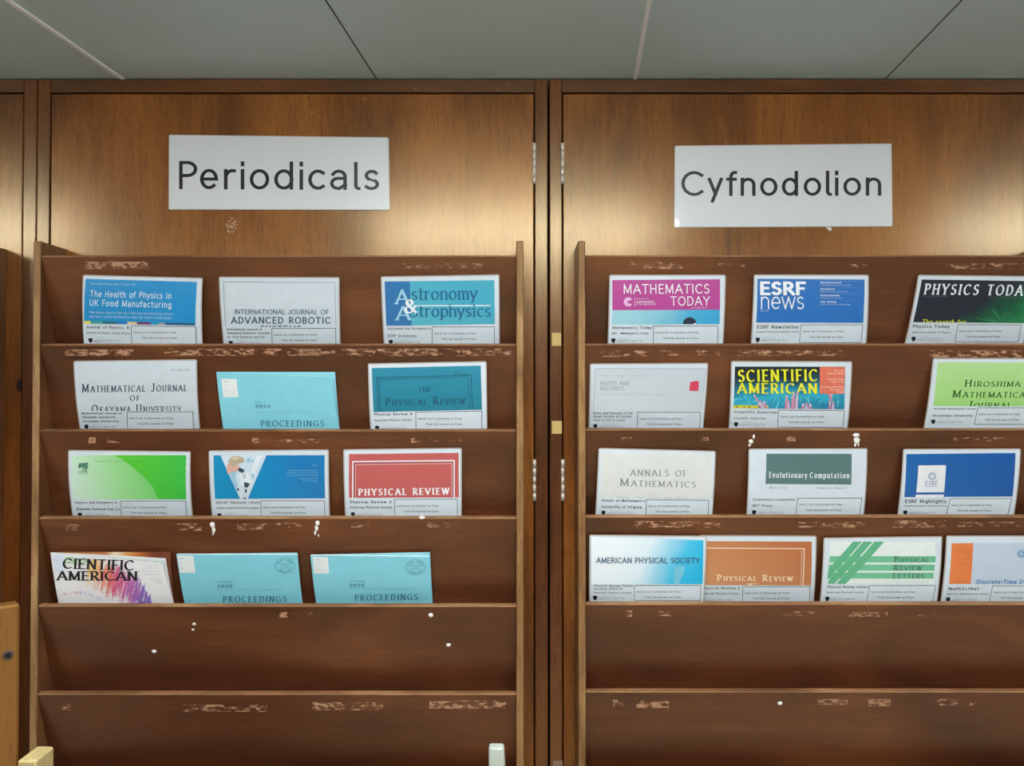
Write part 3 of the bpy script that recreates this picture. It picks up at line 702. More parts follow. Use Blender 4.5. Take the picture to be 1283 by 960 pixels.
# row two, left rack
dk = ink((44, 72, 84))
ti = text('Mathematical Journal', (150, 380), (1130, 370), 78, 'serif', 0, 3, smallcaps=True) + text('OF', (600, 460), (692, 460), 50, 'serif', 0) + text('Okayama University', (240, 580), (1075, 576), 84, 'serif', 0, 3, smallcaps=True)
ex = [('number_lettering', text('ISSN 0030-1566', (970, 182), (1158, 182), 16, 'light', 0))]
card('laminated white card with black serif heading over three lines', (85, 440), [(52, 92), (1222, 78), (1252, 740), (113, 742)], [], ti,
     cp((135, 1200), 556, [('Mathematical Journal of', 142, 518, 590, 22, 'sans'), ('Okayama University', 146, 460, 627, 22, 'sans'), ('Okayama University', 148, 490, 668, 24, 'light')], (182, 712)),
     (570, 565, 1192, 735), tmats=[dk], bow=.004, extra=ex)
cy, dt = ink((132, 206, 220)), ink((40, 98, 122))
def booklet(label, org, corners, back_corners, month, year, stamp, d0=.007, group='pale blue booklets', shelf=''):
    sh = Sheet(org, K, corners, d0=d0, bow=.0015, lim=(.02, .030))
    t = thing('booklet', label, 'booklet', (sh.pos(0, sh.vmax) + sh.pos(1, sh.vmax)) / 2, group)
    sh.slab('front_cover', [(0, 0), (1, 0), (1, sh.vmax), (0, sh.vmax)], .0004, [cy], t, 'pale blue paper cover')
    sh.slab('page_block', [(.002, .004), (.996, .004), (.996, sh.vmax), (.002, sh.vmax)], .0032, [pm((232, 236, 234), .7)], t, 'white pages', off=-.00045)
    s2 = Sheet(org, K, back_corners, d0=d0 + .0045, bow=.0015, vmax=sh.vmax, lim=(.02, .030))
    s2.slab('back_cover', [(0, 0), (1, 0), (1, sh.vmax), (0, sh.vmax)], .0004, [ink((150, 214, 226))], t, 'pale blue back cover')
    return t, sh
def book_print(t, sh, lab, year, month, yr, sub, proc, stamp):
    sh.mesh('address_label', [(lab, 0, 1)] + text('PER', (lab[0][0] + 24, lab[0][1] + 34), (lab[0][0] + 62, lab[0][1] + 34), 14, 'sans', 1, 2) + text('QA', (lab[0][0] + 30, lab[0][1] + 66), (lab[0][0] + 48, lab[0][1] + 66), 12, 'light', 1, 2)
            + text('1', (lab[0][0] + 36, lab[0][1] + 96), (lab[0][0] + 44, lab[0][1] + 96), 14, 'light', 1, 2) + text('A5P', (lab[0][0] + 34, lab[0][1] + 124), (lab[0][0] + 66, lab[0][1] + 124), 14, 'light', 1, 2), [pm((228, 232, 230), .5), ink((120, 130, 136))], t, 'white shelf-mark sticker')
    P = text(month, (yr[0], yr[1] - 48), (yr[0] + (54 if len(month) < 5 else 145), yr[1] - 48), 15, 'sans', 0, 2) + text(year, yr, (yr[0] + 138, yr[1]), 32, 'bold', 0, 2)
    P += text('VOLUME 152 NUMBER 5 WHOLE NUMBER 942', (yr[0], sub), (yr[0] + 510 if not stamp else yr[0] + 610, sub), 13, 'hair', 0, 2)
    sh.mesh('date_lettering', P, [dt], t)
    sh.mesh('title_lettering', text('PROCEEDINGS', proc[0], proc[1], 58, 'serif', 0, 2), [dt], t, 'dark blue title'); P = []
    if stamp:
        cx, cy_ = stamp
        P += [([(cx + r1 * math.cos(a), cy_ + r1 * .78 * math.sin(a)), (cx + r1 * math.cos(a2), cy_ + r1 * .78 * math.sin(a2)), (cx + r2 * math.cos(a2), cy_ + r2 * .78 * math.sin(a2)), (cx + r2 * math.cos(a), cy_ + r2 * .78 * math.sin(a))], 0, 2)
              for (r1, r2) in ((92, 89),) for k in range(28) for a, a2 in ((2 * math.pi * k / 28, 2 * math.pi * (k + 1) / 28),)]
        for word, base, sg in (('ABERYSTWYTH', 1, 1),):
            pass
        for k, ch in enumerate('HUGH OWEN'):
            a = math.radians(205 + k * 16); c = Vector((cx + 70 * math.cos(a), cy_ + 52 * math.sin(a)))
            P += text(ch, (c.x - 6, c.y + 8), (c.x + 6, c.y + 8), 18, 'sans', 0, 2)
        for k, ch in enumerate('LIBRARY'):
            a = math.radians(142 - k * 17); c = Vector((cx + 70 * math.cos(a), cy_ + 54 * math.sin(a)))
            P += text(ch, (c.x - 7, c.y + 10), (c.x + 7, c.y + 10), 20, 'sans', 0, 2)
        P += text('SERIAL', (cx - 42, cy_ - 4), (cx + 44, cy_ - 4), 17, 'light', 0, 2) + text('COPY', (cx - 40, cy_ + 26), (cx + 42, cy_ + 26), 17, 'light', 0, 2)
        sh.mesh('library_stamp', P, [dt], t, 'round library stamp')
t, sh = booklet('pale blue booklet dated 2024 with a white sticker set in from its corner', (265, 440), [(45, 200), (1135, 247), (1203, 738), (112, 740)], [(50, 196), (1168, 198), (1212, 738), (118, 740)], 'MAY', '2024', None)
book_print(t, sh, [(94, 260), (238, 264), (258, 432), (116, 434)], '2024', 'MAY', (420, 534), 583, ((470, 713), (1062, 712)), None)
art = [quad((120, 160), (1150, 136), (1162, 550), (138, 573), 0, 1)]
lk = ink((30, 72, 92))
ti = [line((170, 248), (1060, 224), 5), line((170, 248), (185, 572), 6), line((1060, 224), (1072, 552), 6), line((192, 268), (206, 572), 4), line((1032, 242), (1046, 552), 4), line((192, 268), (1032, 242), 3)]
ti += text('THE', (562, 384), (680, 380), 50, 'serif') + text('Physical Review', (256, 512), (996, 496), 74, 'serif', 0, 3, smallcaps=True)
ti += [line((895, 215), (940, 190), 4), line((930, 215), (975, 205), 4), line((960, 222), (1020, 200), 4), line((985, 235), (1030, 215), 4)]
card('laminated card with dark teal cover and thin double-ruled border', (450, 440), [(82, 116), (1206, 95), (1213, 733), (104, 736)], art, ti,
     cp((138, 1172), 572, [('Physical Review A', 146, 505, 608, 28, 'sans'), ('American Physical Society', 148, 500, 662, 22, 'light')], (172, 725), dy=-20),
     (538, 572, 1160, 820), mats=[ramp_mat('teal_print', (0, 1), [(0, (30, 118, 138)), (1, (42, 134, 158))], .3, 4)], tmats=[lk], cover_label='dark teal cover')
# row three, left rack
art = [quad((78, 152), (1157, 152), (1166, 562), (98, 566), 0, 1)]
dark_g = ramp_mat('bright_green_print', (1, 0), [(.38, (92, 196, 50)), (.95, (60, 184, 68))])
sw = [(480, 152), (560, 190), (640, 245), (720, 310), (790, 370), (850, 440), (900, 562)]
for i in range(6): art.append(quad(sw[i], (1157.5, sw[i][1]), (1165, sw[i + 1][1]), sw[i + 1], 1, 2))
ti = text('ISSN 0924-4247   Volume 251   1 November 2016', (300, 214), (790, 214), 16, 'light', 0)
tr = ink((82, 130, 110))
rnd = random.Random(4)
ti += [line((150, 232), (238, 226), 16, 1), line((146, 248), (240, 246), 14, 1), line((190, 240), (196, 298), 10, 1), line((150, 262), (172, 256), 16, 1), line((205, 262), (238, 272), 18, 1), line((212, 275), (222, 300), 12, 1), line((150, 300), (242, 300), 5, 1)]
ti += [line((150 + rnd.uniform(0, 70), 222 + rnd.uniform(0, 40)), (160 + rnd.uniform(0, 78), 222 + rnd.uniform(0, 45)), 6, 1) for _ in range(14)]
ti += text('ELSEVIER', (146, 325), (242, 325), 13, 'sans', 1)
card('laminated card with pale to bright green cover split by a curve', (80, 550), [(40, 105), (1200, 118), (1220, 737), (82, 738)], art, ti,
     cp((110, 1180), 566, [('Sensors and Actuators A', 116, 512, 602, 22, 'sans'), ('Elsevier Science Pub Co', 130, 537, 668, 26, 'light')], (158, 715)),
     (548, 578, 1162, 830), mats=[ramp_mat('pale_green_print', (1, .12), [(.02, (206, 226, 212)), (.45, (156, 214, 146)), (.9, (92, 192, 86))]), dark_g], tmats=[ink((70, 140, 64)), tr], cover_label='green cover', bow=.0045)
art = [quad((96, 154), (1146, 152), (1153, 556), (114, 562), 0, 1)]
art += [([(164, 154), (598, 152), (424, 558), (352, 560)], 1, 2)]
def blob(cx, cy, rx, ry, mi, ly, seed, n=14, amp=.18):
    r = random.Random(seed); ph = r.uniform(0, 6)
    return ([(cx + rx * (1 + amp * math.sin(3 * a + ph)) * math.cos(a), cy + ry * (1 + amp * math.cos(2 * a + ph)) * math.sin(a)) for a in [2 * math.pi * k / n for k in range(n)]], mi, ly)
art += [([(255, 305), (330, 300), (305, 350), (335, 425), (318, 470), (262, 372)], 5, 3), ([(300, 250), (345, 238), (345, 270), (318, 302), (270, 306), (240, 326), (222, 288), (232, 236), (260, 212)], 2, 4),
        ([(236, 205), (270, 164), (335, 156), (392, 186), (386, 214), (340, 226), (300, 252), (262, 240)], 3, 5), ([(262, 176), (310, 166), (352, 178), (300, 196)], 9, 5.5), ([(328, 282), (350, 264), (396, 286), (380, 314), (345, 302)], 4, 5),
        ([(345, 330), (420, 308), (462, 350), (430, 420), (362, 432)], 8, 3.4), ([(372, 330), (400, 322), (410, 360), (384, 372)], 6, 3.8), ([(390, 398), (446, 414), (426, 450), (394, 450)], 4, 4), ([(400, 464), (420, 468), (413, 502), (397, 498)], 4, 4), ([(324, 454), (344, 460), (338, 486), (325, 480)], 4, 4),
        ([(415, 178), (450, 170), (440, 222), (412, 216)], 5, 3.5), ([(455, 190), (486, 196), (470, 222), (452, 216)], 5, 3.5), ([(440, 330), (490, 320), (480, 370), (450, 366)], 5, 3), blob(395, 552, 14, 8, 7, 4, 11), ([(500, 153), (560, 153), (420, 500), (402, 500)], 8, 3)]
ti = text('2017', (1026, 254), (1080, 254), 18, 'light')
for (s_, x0, y) in (('Many advanced full-text issues', 800, 298), ('more than a million of existing', 800, 320), ('and future generations around', 792, 342), ('See below for more', 905, 374), ('Articles included', 942, 396)): ti += text(s_, (x0, y), (1083, y), 15, 'light')
card('laminated card with blue cover and a V-shaped laboratory picture', (255, 550), [(47, 110), (1186, 100), (1196, 722), (78, 728)], art, ti,
     cp((116, 1160), 564, [('IEEE/IET Electronic Library', 126, 536, 606, 24, 'sans'), ('Institute of Electrical and Electronics Engineers', 130, 536, 655, 16, 'light')], (154, 722)),
     (548, 578, 1148, 830), mats=[ramp_mat('blue_print', (1, .3), [(0, (22, 142, 186)), (.6, (22, 134, 186)), (1.2, (16, 116, 176))]), ink((206, 222, 232)), ink((216, 172, 156)), ink((186, 168, 140)), ink((46, 66, 84)), ink((158, 198, 220)), ink((188, 196, 204)), ink((140, 110, 70)), ink((224, 232, 238)), ink((214, 200, 172))], tmats=[ink((150, 204, 228))], cover_label='blue cover with white V and picture')
art = [quad((94, 142), (1130, 130), (1132, 548), (96, 552), 0, 1)]
def frame_lines(x0, y0, x1, y1, yb, w, mi=0, lean=0, ly=3): return [line((x0, y0), (x1, y1), w, mi, ly), line((x0, y0 - w / 2), (x0 + lean, yb), w, mi, ly), line((x1, y1 - w / 2), (x1 + lean, yb), w, mi, ly)]
ti = frame_lines(132, 211, 1088, 201, 552, 11, 0) + frame_lines(158, 238, 1065, 228, 552, 7, 1) + frame_lines(146, 224, 1077, 214, 552, 5, 2)
ti += text('PHYSICAL REVIEW', (190, 529), (1038, 519), 64, 'serifblack', 0)
card('laminated card with brick-red cover and white double border', (425, 550), [(38, 99), (1160, 85), (1160, 719), (55, 723)], art, ti,
     cp((92, 1138), 553, [('Physical Review D', 108, 500, 604, 28, 'sans'), ('American Physical Society', 108, 500, 654, 24, 'light')], (132, 712), dy=-4),
     (526, 565, 1118, 820), mats=[ink((190, 92, 88))], tmats=[WHITE, ink((222, 168, 164)), ink((136, 84, 104))], cover_label='brick-red cover')
# row four, left rack: one fanned magazine and two booklets
org = (55, 660)
fr = Sheet(org, K, [(62, 246), (1116, 346), (1238, 746), (143, 748)], d0=.006, bow=.0015, lim=(.02, .030))
t = thing('magazine', 'slumped magazine with colourful scribbled drawing on a white cover', 'magazine', (fr.pos(0, fr.vmax) + fr.pos(1, fr.vmax)) / 2)
fr.slab('front_cover', [(0, 0), (1, 0), (1, fr.vmax), (0, fr.vmax)], .0003, [pm((236, 234, 234), .3, .3)], t, 'glossy white cover')
for i, (a, b_, c, mt, nm) in enumerate((((62, 244), (1140, 322), (1234, 746), pm((206, 212, 208), .5), 'pages'), ((64, 243), (1150, 300), (1232, 746), pm((226, 228, 226), .5), 'pages'), ((150, 241), (1194, 242), (1230, 746), None, 'back_cover'))):
    s2 = Sheet(org, K, [a, b_, c, (150 if i == 2 else 146, 748)], d0=.0072 + .0012 * i, bow=.0015, vmax=fr.vmax, lim=(.02, .030))
    s2.slab(nm, [(0, 0), (1, 0), (1, fr.vmax), (0, fr.vmax)], .0008, [mt or ramp_mat('brown_back_cover', (1, 0), [(0, (160, 104, 60)), (.42, (186, 120, 70)), (.5, (232, 214, 190)), (.6, (214, 160, 100)), (.7, (190, 110, 60)), (.85, (110, 56, 38)), (1, (120, 70, 48))])], t, None if i < 2 else 'brown and cream back cover')
rnd = random.Random(11); art = []
cols = [(160, 208, 150), (216, 222, 150), (244, 206, 130), (240, 164, 96), (234, 122, 110), (222, 96, 140), (206, 110, 176), (176, 110, 190), (132, 116, 200), (62, 76, 160), (186, 196, 222), (222, 176, 190)]
mt = [ink(c) for c in cols]
for i in range(300):                                  # pencil-like hatching from orange at the left to violet at the right
    x = 430 + 590 * rnd.random() ** .8; k = (x - 430) / 590
    y0 = 300 + 290 * k ** 2.2 + rnd.uniform(-10, 60); y1 = min(742, 520 + 300 * k + rnd.uniform(-60, 40))
    if k > .9: y0 += 60
    ln_ = (y1 - y0) * rnd.uniform(.25, 1.0)
    if ln_ < 10: continue
    ya = rnd.uniform(y0, y1 - ln_); ci = max(2, min(8, int(2.2 + k * 6.6 + rnd.uniform(-.7, .7))))
    art.append(line((x, ya), (x - .22 * ln_ + rnd.uniform(-8, 8), ya + ln_), rnd.uniform(2, 7), ci, 1 + (i % 9) * .1))
for i in range(60):
    k = rnd.random(); x = 150 + 400 * k; y = 640 - 150 * k * (1 - k) + 40 * k * k; art.append(line((x, y + rnd.uniform(-14, 14)), (x + rnd.uniform(-4, 14), y + rnd.uniform(4, 26)), 4, 11 if k < .45 else 10, 1))
for i in range(60):
    x = rnd.uniform(190, 560); y = 285 + (x - 190) * .06 + rnd.uniform(0, 60); art.append(line((x, y), (x + rnd.uniform(20, 60), y + rnd.uniform(-4, 12)), rnd.uniform(4, 9), 0 if x < 420 else 2, 1))
art += [line((838, 650), (975, 742), 20, 9, 1), line((940, 560), (1010, 735), 8, 8, 1)]
fr.mesh('cover_print', [p for p in art], mt, t, 'coloured pencil-like hatching')
ti = text('CIENTIFIC', (188, 392), (850, 412), 96, 'serifbold', 0, 3, track=-.08) + text('AMERICAN', (136, 502), (884, 506), 88, 'serifbold', 0, 3, track=-.08)
for (s_, x0, x1, y) in (('A new view', 960, 1078, 366), ('of the brain', 975, 1085, 392), ('Searching in the', 930, 1092, 424), ('deepest ocean', 962, 1096, 452), ('Reconsidering', 995, 1112, 490), ('winter', 1040, 1118, 512), ('ice', 1080, 1124, 534)): ti += text(s_, (x0, y), (x1, y + 3), 15, 'hair', 1, 3)
fr.mesh('title_lettering', ti, [ink((30, 30, 34)), ink((120, 124, 130))], t, 'black serif title')
fr.mesh('address_label', [([(80, 262), (182, 270), (208, 418), (112, 424)], 0, 2)] + text('PER', (104, 320), (142, 322), 15, 'light', 1, 4) + text('T1', (118, 362), (136, 363), 14, 'light', 1, 4) + text('S2', (130, 408), (166, 410), 14, 'light', 1, 4), [pm((220, 226, 238), .5), ink((150, 156, 166))], t, 'white shelf-mark sticker')
t, sh = booklet('pale blue booklet with round stamp, dated 2025, beside the scribbled magazine', (215, 660), [(45, 262), (1190, 268), (1236, 740), (126, 742)], [(50, 258), (1191, 247), (1240, 738), (132, 742)], 'NOVEMBER', '2025', 1)
book_print(t, sh, [(52, 270), (208, 273), (228, 432), (82, 430)], '2025', 'NOVEMBER', (436, 572), 597, ((490, 713), (1088, 709)), (1072, 365))
t, sh = booklet('pale blue booklet with round stamp, dated 2025, with empty shelf to its right', (380, 660), [(67, 272), (1194, 285), (1220, 722), (122, 730)], [(70, 266), (1198, 241), (1224, 720), (126, 730)], 'OCTOBER', '2025', 1)
book_print(t, sh, [(90, 284), (232, 286), (246, 436), (104, 438)], '2025', 'OCTOBER', (440, 564), 586, ((490, 698), (1082, 690)), (1062, 380))

# row one, right rack
art = [quad((128, 120), (1147, 112), (1143, 398), (128, 403), 0, 1), quad((128, 403), (1143, 398), (1140, 535), (122, 540), 1, 1), disc(858, 534, 65, 64, 2, 2, 14, 180, 360), ([(890, 535), (905, 522), (922, 535)], 3, 3)]
ti = text('MATHEMATICS', (234, 250), (1042, 247), 92, 'sans') + text('TODAY', (680, 362), (1044, 360), 90, 'sans') + [line((341, 284), (341, 368), 4)]
for k in range(14):
    a0, a1 = math.radians(40 + k * 20), math.radians(40 + (k + 1) * 20)
    ti.append(([(278 + 44 * math.cos(a0), 324 - 44 * math.sin(a0)), (278 + 44 * math.cos(a1), 324 - 44 * math.sin(a1)), (284 + 14 * math.cos(a1), 326 - 14 * math.sin(a1)), (284 + 14 * math.cos(a0), 326 - 14 * math.sin(a0))], 1, 3))
ti += text('Institute of', (358, 303), (468, 303), 16, 'light') + text('mathematics', (358, 332), (524, 331), 19, 'bold') + text('& its applications', (358, 354), (540, 353), 19, 'sans') + text('OCTOBER 2017', (872, 386), (1020, 385), 12, 'sans')
card('laminated card with magenta cover above a strip of blue sky', (750, 335), [(100, 70), (1203, 70), (1180, 718), (85, 718)], art, ti,
     cp((100, 1140), 540, [('Mathematics Today', 130, 498, 582, 28, 'sans'), ('IMA : Mathematics Today', 122, 470, 632, 22, 'light')], (138, 692), lean=-12),
     (514, 552, 1124, 810), mats=[ink((180, 68, 144)), ramp_mat('sky_print', (1, -.4), [(0, (150, 200, 210)), (.3, (130, 190, 208)), (.55, (70, 166, 206)), (1, (40, 150, 200))], .25, 5), ink((44, 48, 66)), WHITE], tmats=[WHITE, ink((226, 180, 214))], cover_label='magenta and sky-blue cover')
art = [quad((143, 108), (1154, 115), (1138, 524), (128, 520), 0, 1)]
ti = text('ESRF', (170, 264), (582, 266), 134, 'black', track=.02) + text('news', (165, 394), (576, 394), 168, 'light', track=.04) + text('July 2017', (165, 414), (242, 414), 13, 'sans')
for k, (h, b2, w1, w2) in enumerate((('Synchrotron', 'A very important step in the upgrade', 930, 1022), ('Science', 'Research into the structure of matter', 868, 998), ('Instruments', 'First beam on new line', 912, 932), ('User meeting', 'Dates and details of the meeting', 878, 1012))):
    y = 152 + k * 60; ti += text(h, (735, y), (w1, y), 18, 'bold') + text(b2, (733, y + 22), (w2, y + 22), 13, 'light') + [line((915, y - 20), (1108, y - 18), 2, 1)]
card('laminated card with mid-blue cover and large white heading at upper left', (930, 335), [(108, 68), (1197, 70), (1175, 714), (80, 716)], art, ti,
     cp((100, 1138), 526, [('ESRF Newsletter', 136, 530, 578, 34, 'sans'), ('European Synchrotron Radiation Facility', 130, 528, 616, 18, 'light')], (143, 685), lean=-10, blean=-12),
     (548, 541, 1130, 712), mats=[ink((42, 110, 182))], tmats=[WHITE, ink((120, 166, 214))], cover_label='mid-blue cover')
art = [quad((314, 114), (1430, 130), (1392, 524), (228, 514), 0, 1)]
rnd = random.Random(8)
for i in range(70):
    a = rnd.uniform(math.pi * 1.02, math.pi * 1.98); r0, r1 = rnd.uniform(5, 60), rnd.uniform(80, 260); c = Vector((1060, 520))
    p, q = c + Vector((math.cos(a) * r0 * 1.2, math.sin(a) * r0 * .6)), c + Vector((math.cos(a) * r1 * 1.2, math.sin(a) * r1 * .62)); art.append(line(p, q, rnd.uniform(1, 3.5), 1 if i % 3 else 2, 2))
ti = text('PHYSICS TODAY', (330, 252), (1335, 266), 100, 'serifbold', 0, 3, shear=.22) + text('A publication of the American Institute of Physics', (930, 284), (1262, 284), 8, 'light', 1) + text('November 2016 volume 69 number 11', (320, 272), (580, 274), 11, 'light', 1)
ti += text('The search for', (310, 536), (716, 540), 52, 'bold', 2, 3, shear=.2)
card('laminated card with black cover, green glow and white italic heading', (1113, 335), [(282, 70), (1392, 82), (1260, 716), (155, 716)], art, ti,
     cp((222, 1300), 516, [('Physics Today', 225, 568, 568, 32, 'sans'), ('American Institute of Physics', 220, 580, 618, 18, 'light')], (234, 675), lean=-60, blean=-24, dy=6),
     (648, 536, 1244, 702), mats=[ramp_mat('black_green_print', (.62, -.55), [(.0, (36, 40, 50)), (.06, (32, 48, 52)), (.2, (22, 84, 58)), (.38, (30, 120, 70)), (.6, (34, 80, 60))], .3, 5), ink((36, 120, 74)), ink((70, 150, 104))], tmats=[WHITE, ink((150, 160, 166)), ink((214, 216, 40))], cover_label='black cover with a green burst', lim=(.03, .038))
# row two, right rack
art = [quad((118, 160), (1160, 162), (1125, 556), (96, 562), 0, 1)]
gy = ink((128, 130, 140))
ti = text('Volume 70  Number 4  20 December 2016', (175, 232), (640, 236), 17, 'hair', 0) + text('NOTES AND', (168, 316), (442, 316), 38, 'sans', 0) + text('RECORDS', (166, 364), (390, 364), 38, 'sans', 0) + text('THE ROYAL SOCIETY JOURNAL OF THE HISTORY OF SCIENCE', (168, 408), (795, 412), 18, 'hair', 0)
ti += [([(1014, 286), (1086, 272), (1096, 296), (1088, 368), (1004, 366)], 1, 3), line((118, 160), (1160, 162), 4, 2), line((118, 160), (100, 560), 4, 2), line((1160, 162), (1122, 560), 4, 2)]
card('laminated pale grey card with a small red square at its right', (730, 440), [(68, 118), (1188, 112), (1140, 737), (55, 732)], art, ti,
     cp((80, 1140), 560, [('Notes and Records of the', 98, 470, 590, 24, 'sans'), ('Royal Society of London', 100, 458, 622, 24, 'sans'), ('Royal Society of London', 104, 400, 655, 20, 'light')], (119, 708), lean=-10, blean=-5),
     (516, 570, 1108, 830), mats=[ramp_mat('grey_print', (.7, .7), [(.2, (206, 212, 216)), (1.1, (190, 200, 206))], .2, 3)], tmats=[gy, ink((212, 66, 96)), ink((150, 162, 176))], cover_label='pale grey cover')
art = [quad((118, 144), (1157, 146), (1148, 545), (100, 535), 0, 1), ([(918, 146), (1157, 148), (1142, 398), (914, 396)], 1, 3), ([(100, 506), (425, 506), (432, 532), (99, 536)], 2, 3)]
rnd = random.Random(6)
for i in range(34):
    x = rnd.uniform(140, 1120); y = rnd.uniform(405, 470); d = Vector((rnd.uniform(-50, 50), rnd.uniform(30, 75))); art.append(line((x, y), (x + d.x, min(535, y + d.y)), rnd.uniform(4, 12), 6 if i % 2 else 7, 2))
def coral(x, y, h, w, lean, n, seed, ly=4):
    r = random.Random(seed); o = []
    for k in range(n):
        x0 = x + (k - (n - 1) / 2) * w * 1.1; hh = h * r.uniform(.6, 1); dx = lean * hh + r.uniform(-.15, .15) * hh
        o.append(([(x0 - w * .5, y), (x0 + w * .5, y), (x0 + dx * .6 + w * .45, y - hh * .6), (x0 + dx + w * .25, y - hh), (x0 + dx - w * .25, y - hh), (x0 + dx * .6 - w * .45, y - hh * .6)], 3 if k % 2 else 4, ly + .2 * (k % 3)))
        o.append(([(x0 + w * .1, y - hh * .1), (x0 + w * .35, y - hh * .12), (x0 + dx * .6 + w * .3, y - hh * .6), (x0 + dx * .6 + w * .1, y - hh * .58)], 5, ly + .7))
        o.append(blob(x0 + dx, y - hh, w * .42, w * .5, 4 if k % 2 else 3, ly + .9, seed + k, 10))
    return o
art += coral(380, 534, 70, 26, -.35, 3, 1) + coral(330, 470, 80, 22, -.45, 1, 7) + coral(630, 540, 120, 28, -.12, 3, 2) + coral(682, 540, 205, 26, .0, 2, 3, 5) + coral(790, 540, 56, 30, .1, 3, 4) + coral(1030, 545, 70, 26, -.2, 2, 5) + coral(1008, 470, 66, 24, .2, 1, 6)
art += [([(980, 400), (1040, 398), (1020, 425), (998, 424)], 4, 4.4), ([(880, 430), (900, 414), (905, 420), (884, 436)], 6, 4), line((1085, 410), (1085, 480), 5, 6, 4), blob(215, 492, 60, 16, 7, 3, 31)]
for x in (135, 200, 250, 340): art.append(blob(x, 522, 9, 6, 8, 4, x))
ti = text('SCIENTIFIC', (148, 286), (890, 280), 112, 'serifheavy', 0, 5, track=.04) + text('AMERICAN', (142, 394), (884, 396), 98, 'serifheavy', 0, 5, track=.04)
for (s_, x0, y) in (('The Inner', 1050, 190), ('Network Within', 990, 216), ('How New Minds', 990, 268), ('Learn to See', 1018, 292), ('An end to Alzheimers', 922, 340), ('Vaccination', 1006, 364), ('Now', 1072, 388)): ti += text(s_, (x0, y), (1146, y), 17, 'sans', 1, 5)
card('laminated card with yellow lettering over a teal coral picture', (905, 440), [(82, 94), (1229, 96), (1186, 722), (60, 722)], art, ti,
     cp((98, 1150), 540, [('Scientific American', 106, 512, 582, 26, 'sans'), ('Scientific American', 104, 406, 640, 22, 'light')], (127, 690), lean=-8, blean=-8, dy=8),
     (526, 552, 1144, 716), mats=[ramp_mat('teal_coral_print', (-.12, .95), [(.2, (20, 120, 156)), (.4, (40, 164, 190)), (.52, (22, 116, 146)), (.62, (26, 74, 86)), (.72, (28, 38, 44)), (.9, (30, 42, 48)), (1, (24, 110, 130))], .4, 6), ink((222, 116, 90)), ink((206, 200, 50)), ink((206, 190, 214)), ink((206, 140, 160)), ink((150, 110, 150)), ink((110, 200, 210)), ink((60, 170, 190)), ink((30, 40, 44))], tmats=[ink((226, 224, 40)), ink((250, 230, 220))], cover_label='teal cover with yellow title, orange box and coral forms')
art = [quad((464, 104), (1500, 108), (1440, 516), (416, 514), 0, 1)]
gk = ink((60, 100, 50))
ti = text('Hiroshima', (712, 332), (1225, 332), 66, 'serif', 0, 3, shear=.16, smallcaps=True) + text('Mathematical', (596, 434), (1320, 436), 70, 'serif', 0, 3, shear=.16, smallcaps=True) + text('Journal', (738, 540), (1140, 540), 74, 'serif', 0, 3, shear=.16, smallcaps=True)
card('laminated light green card cut by the right picture edge', (1113, 440), [(420, 66), (1530, 66), (1436, 722), (335, 722)], art, ti,
     cp((412, 1450), 518, [('Hiroshima Mathematical Journal', 420, 815, 548, 16, 'sans'), ('Hiroshima University', 410, 785, 618, 26, 'light')], (418, 665), lean=-60, blean=-28),
     (834, 530, 1420, 690), mats=[ramp_mat('light_green_print', (0, 1), [(.2, (150, 204, 110)), (1, (176, 212, 146))], .15, 3)], tmats=[gk], cover_label='light green cover', lim=(.022, .036))
# row three, right rack
art = [quad((140, 128), (1192, 140), (1170, 560), (132, 552), 0, 1)]
ag = ink((140, 144, 144))
ti = text('ANNALS OF', (412, 344), (942, 350), 60, 'serif') + text('Mathematics', (316, 440), (1020, 454), 74, 'serif', 0, 3, smallcaps=True) + text('EDITED BY', (600, 520), (706, 522), 14, 'hair') + text('Manjul  Lillian  David  Gabai  Sarnak', (300, 554), (960, 562), 20, 'hair')
card('laminated off-white card with faint grey serif heading', (735, 550), [(112, 85), (1222, 114), (1190, 716), (82, 716)], art, ti,
     cp((122, 1190), 552, [('Annals of Mathematics', 142, 548, 588, 26, 'sans'), ('University of Virginia', 138, 518, 650, 28, 'light')], (158, 696), lean=-16, dy=14, blean=-5),
     (562, 568, 1150, 830), mats=[ink((214, 216, 212))], tmats=[ag], cover_label='off-white cover')
art = [quad((264, 138), (1070, 140), (1062, 426), (252, 420), 0, 1)]
ti = text('Evolutionary', (288, 360), (642, 364), 54, 'serifbold', 0) + text('Computation', (672, 364), (1040, 366), 54, 'serifbold', 0) + text('Winter 2016', (288, 464), (456, 466), 20, 'serif', 1) + text('Volume 24, Number 4', (724, 466), (1028, 468), 20, 'serif', 1)
card('laminated white card with dark grey-green title block', (925, 550), [(97, 92), (1222, 88), (1190, 718), (76, 716)], art, ti,
     cp((110, 1180), 520, [('Evolutionary Computation', 136, 530, 578, 22, 'sans'), ('MIT Press', 130, 316, 640, 28, 'light')], (147, 692), lean=-12, blean=-18),
     (556, 553, 1160, 722), mats=[ink((86, 118, 116))], tmats=[WHITE, ink((110, 132, 140))], cover_label='grey-green title block')
art = [quad((168, 142), (1200, 132), (1166, 540), (144, 545), 0, 1), ([(278, 246), (538, 244), (518, 498), (256, 500)], 1, 2), ([(252, 522), (516, 520), (514, 545), (248, 548)], 1, 2)]
ti = text('ESRF', (340, 430), (452, 430), 40, 'serif', 0, 4, shear=.1) + [line((332, 442), (456, 442), 3, 0, 4)]
for k in range(14):
    a = 2 * math.pi * k / 14; ti.append(line((404 + 18 * math.cos(a), 346 + 18 * math.sin(a)), (404 + 40 * math.cos(a + .3), 346 + 40 * math.sin(a + .3)), 8, 1, 4))
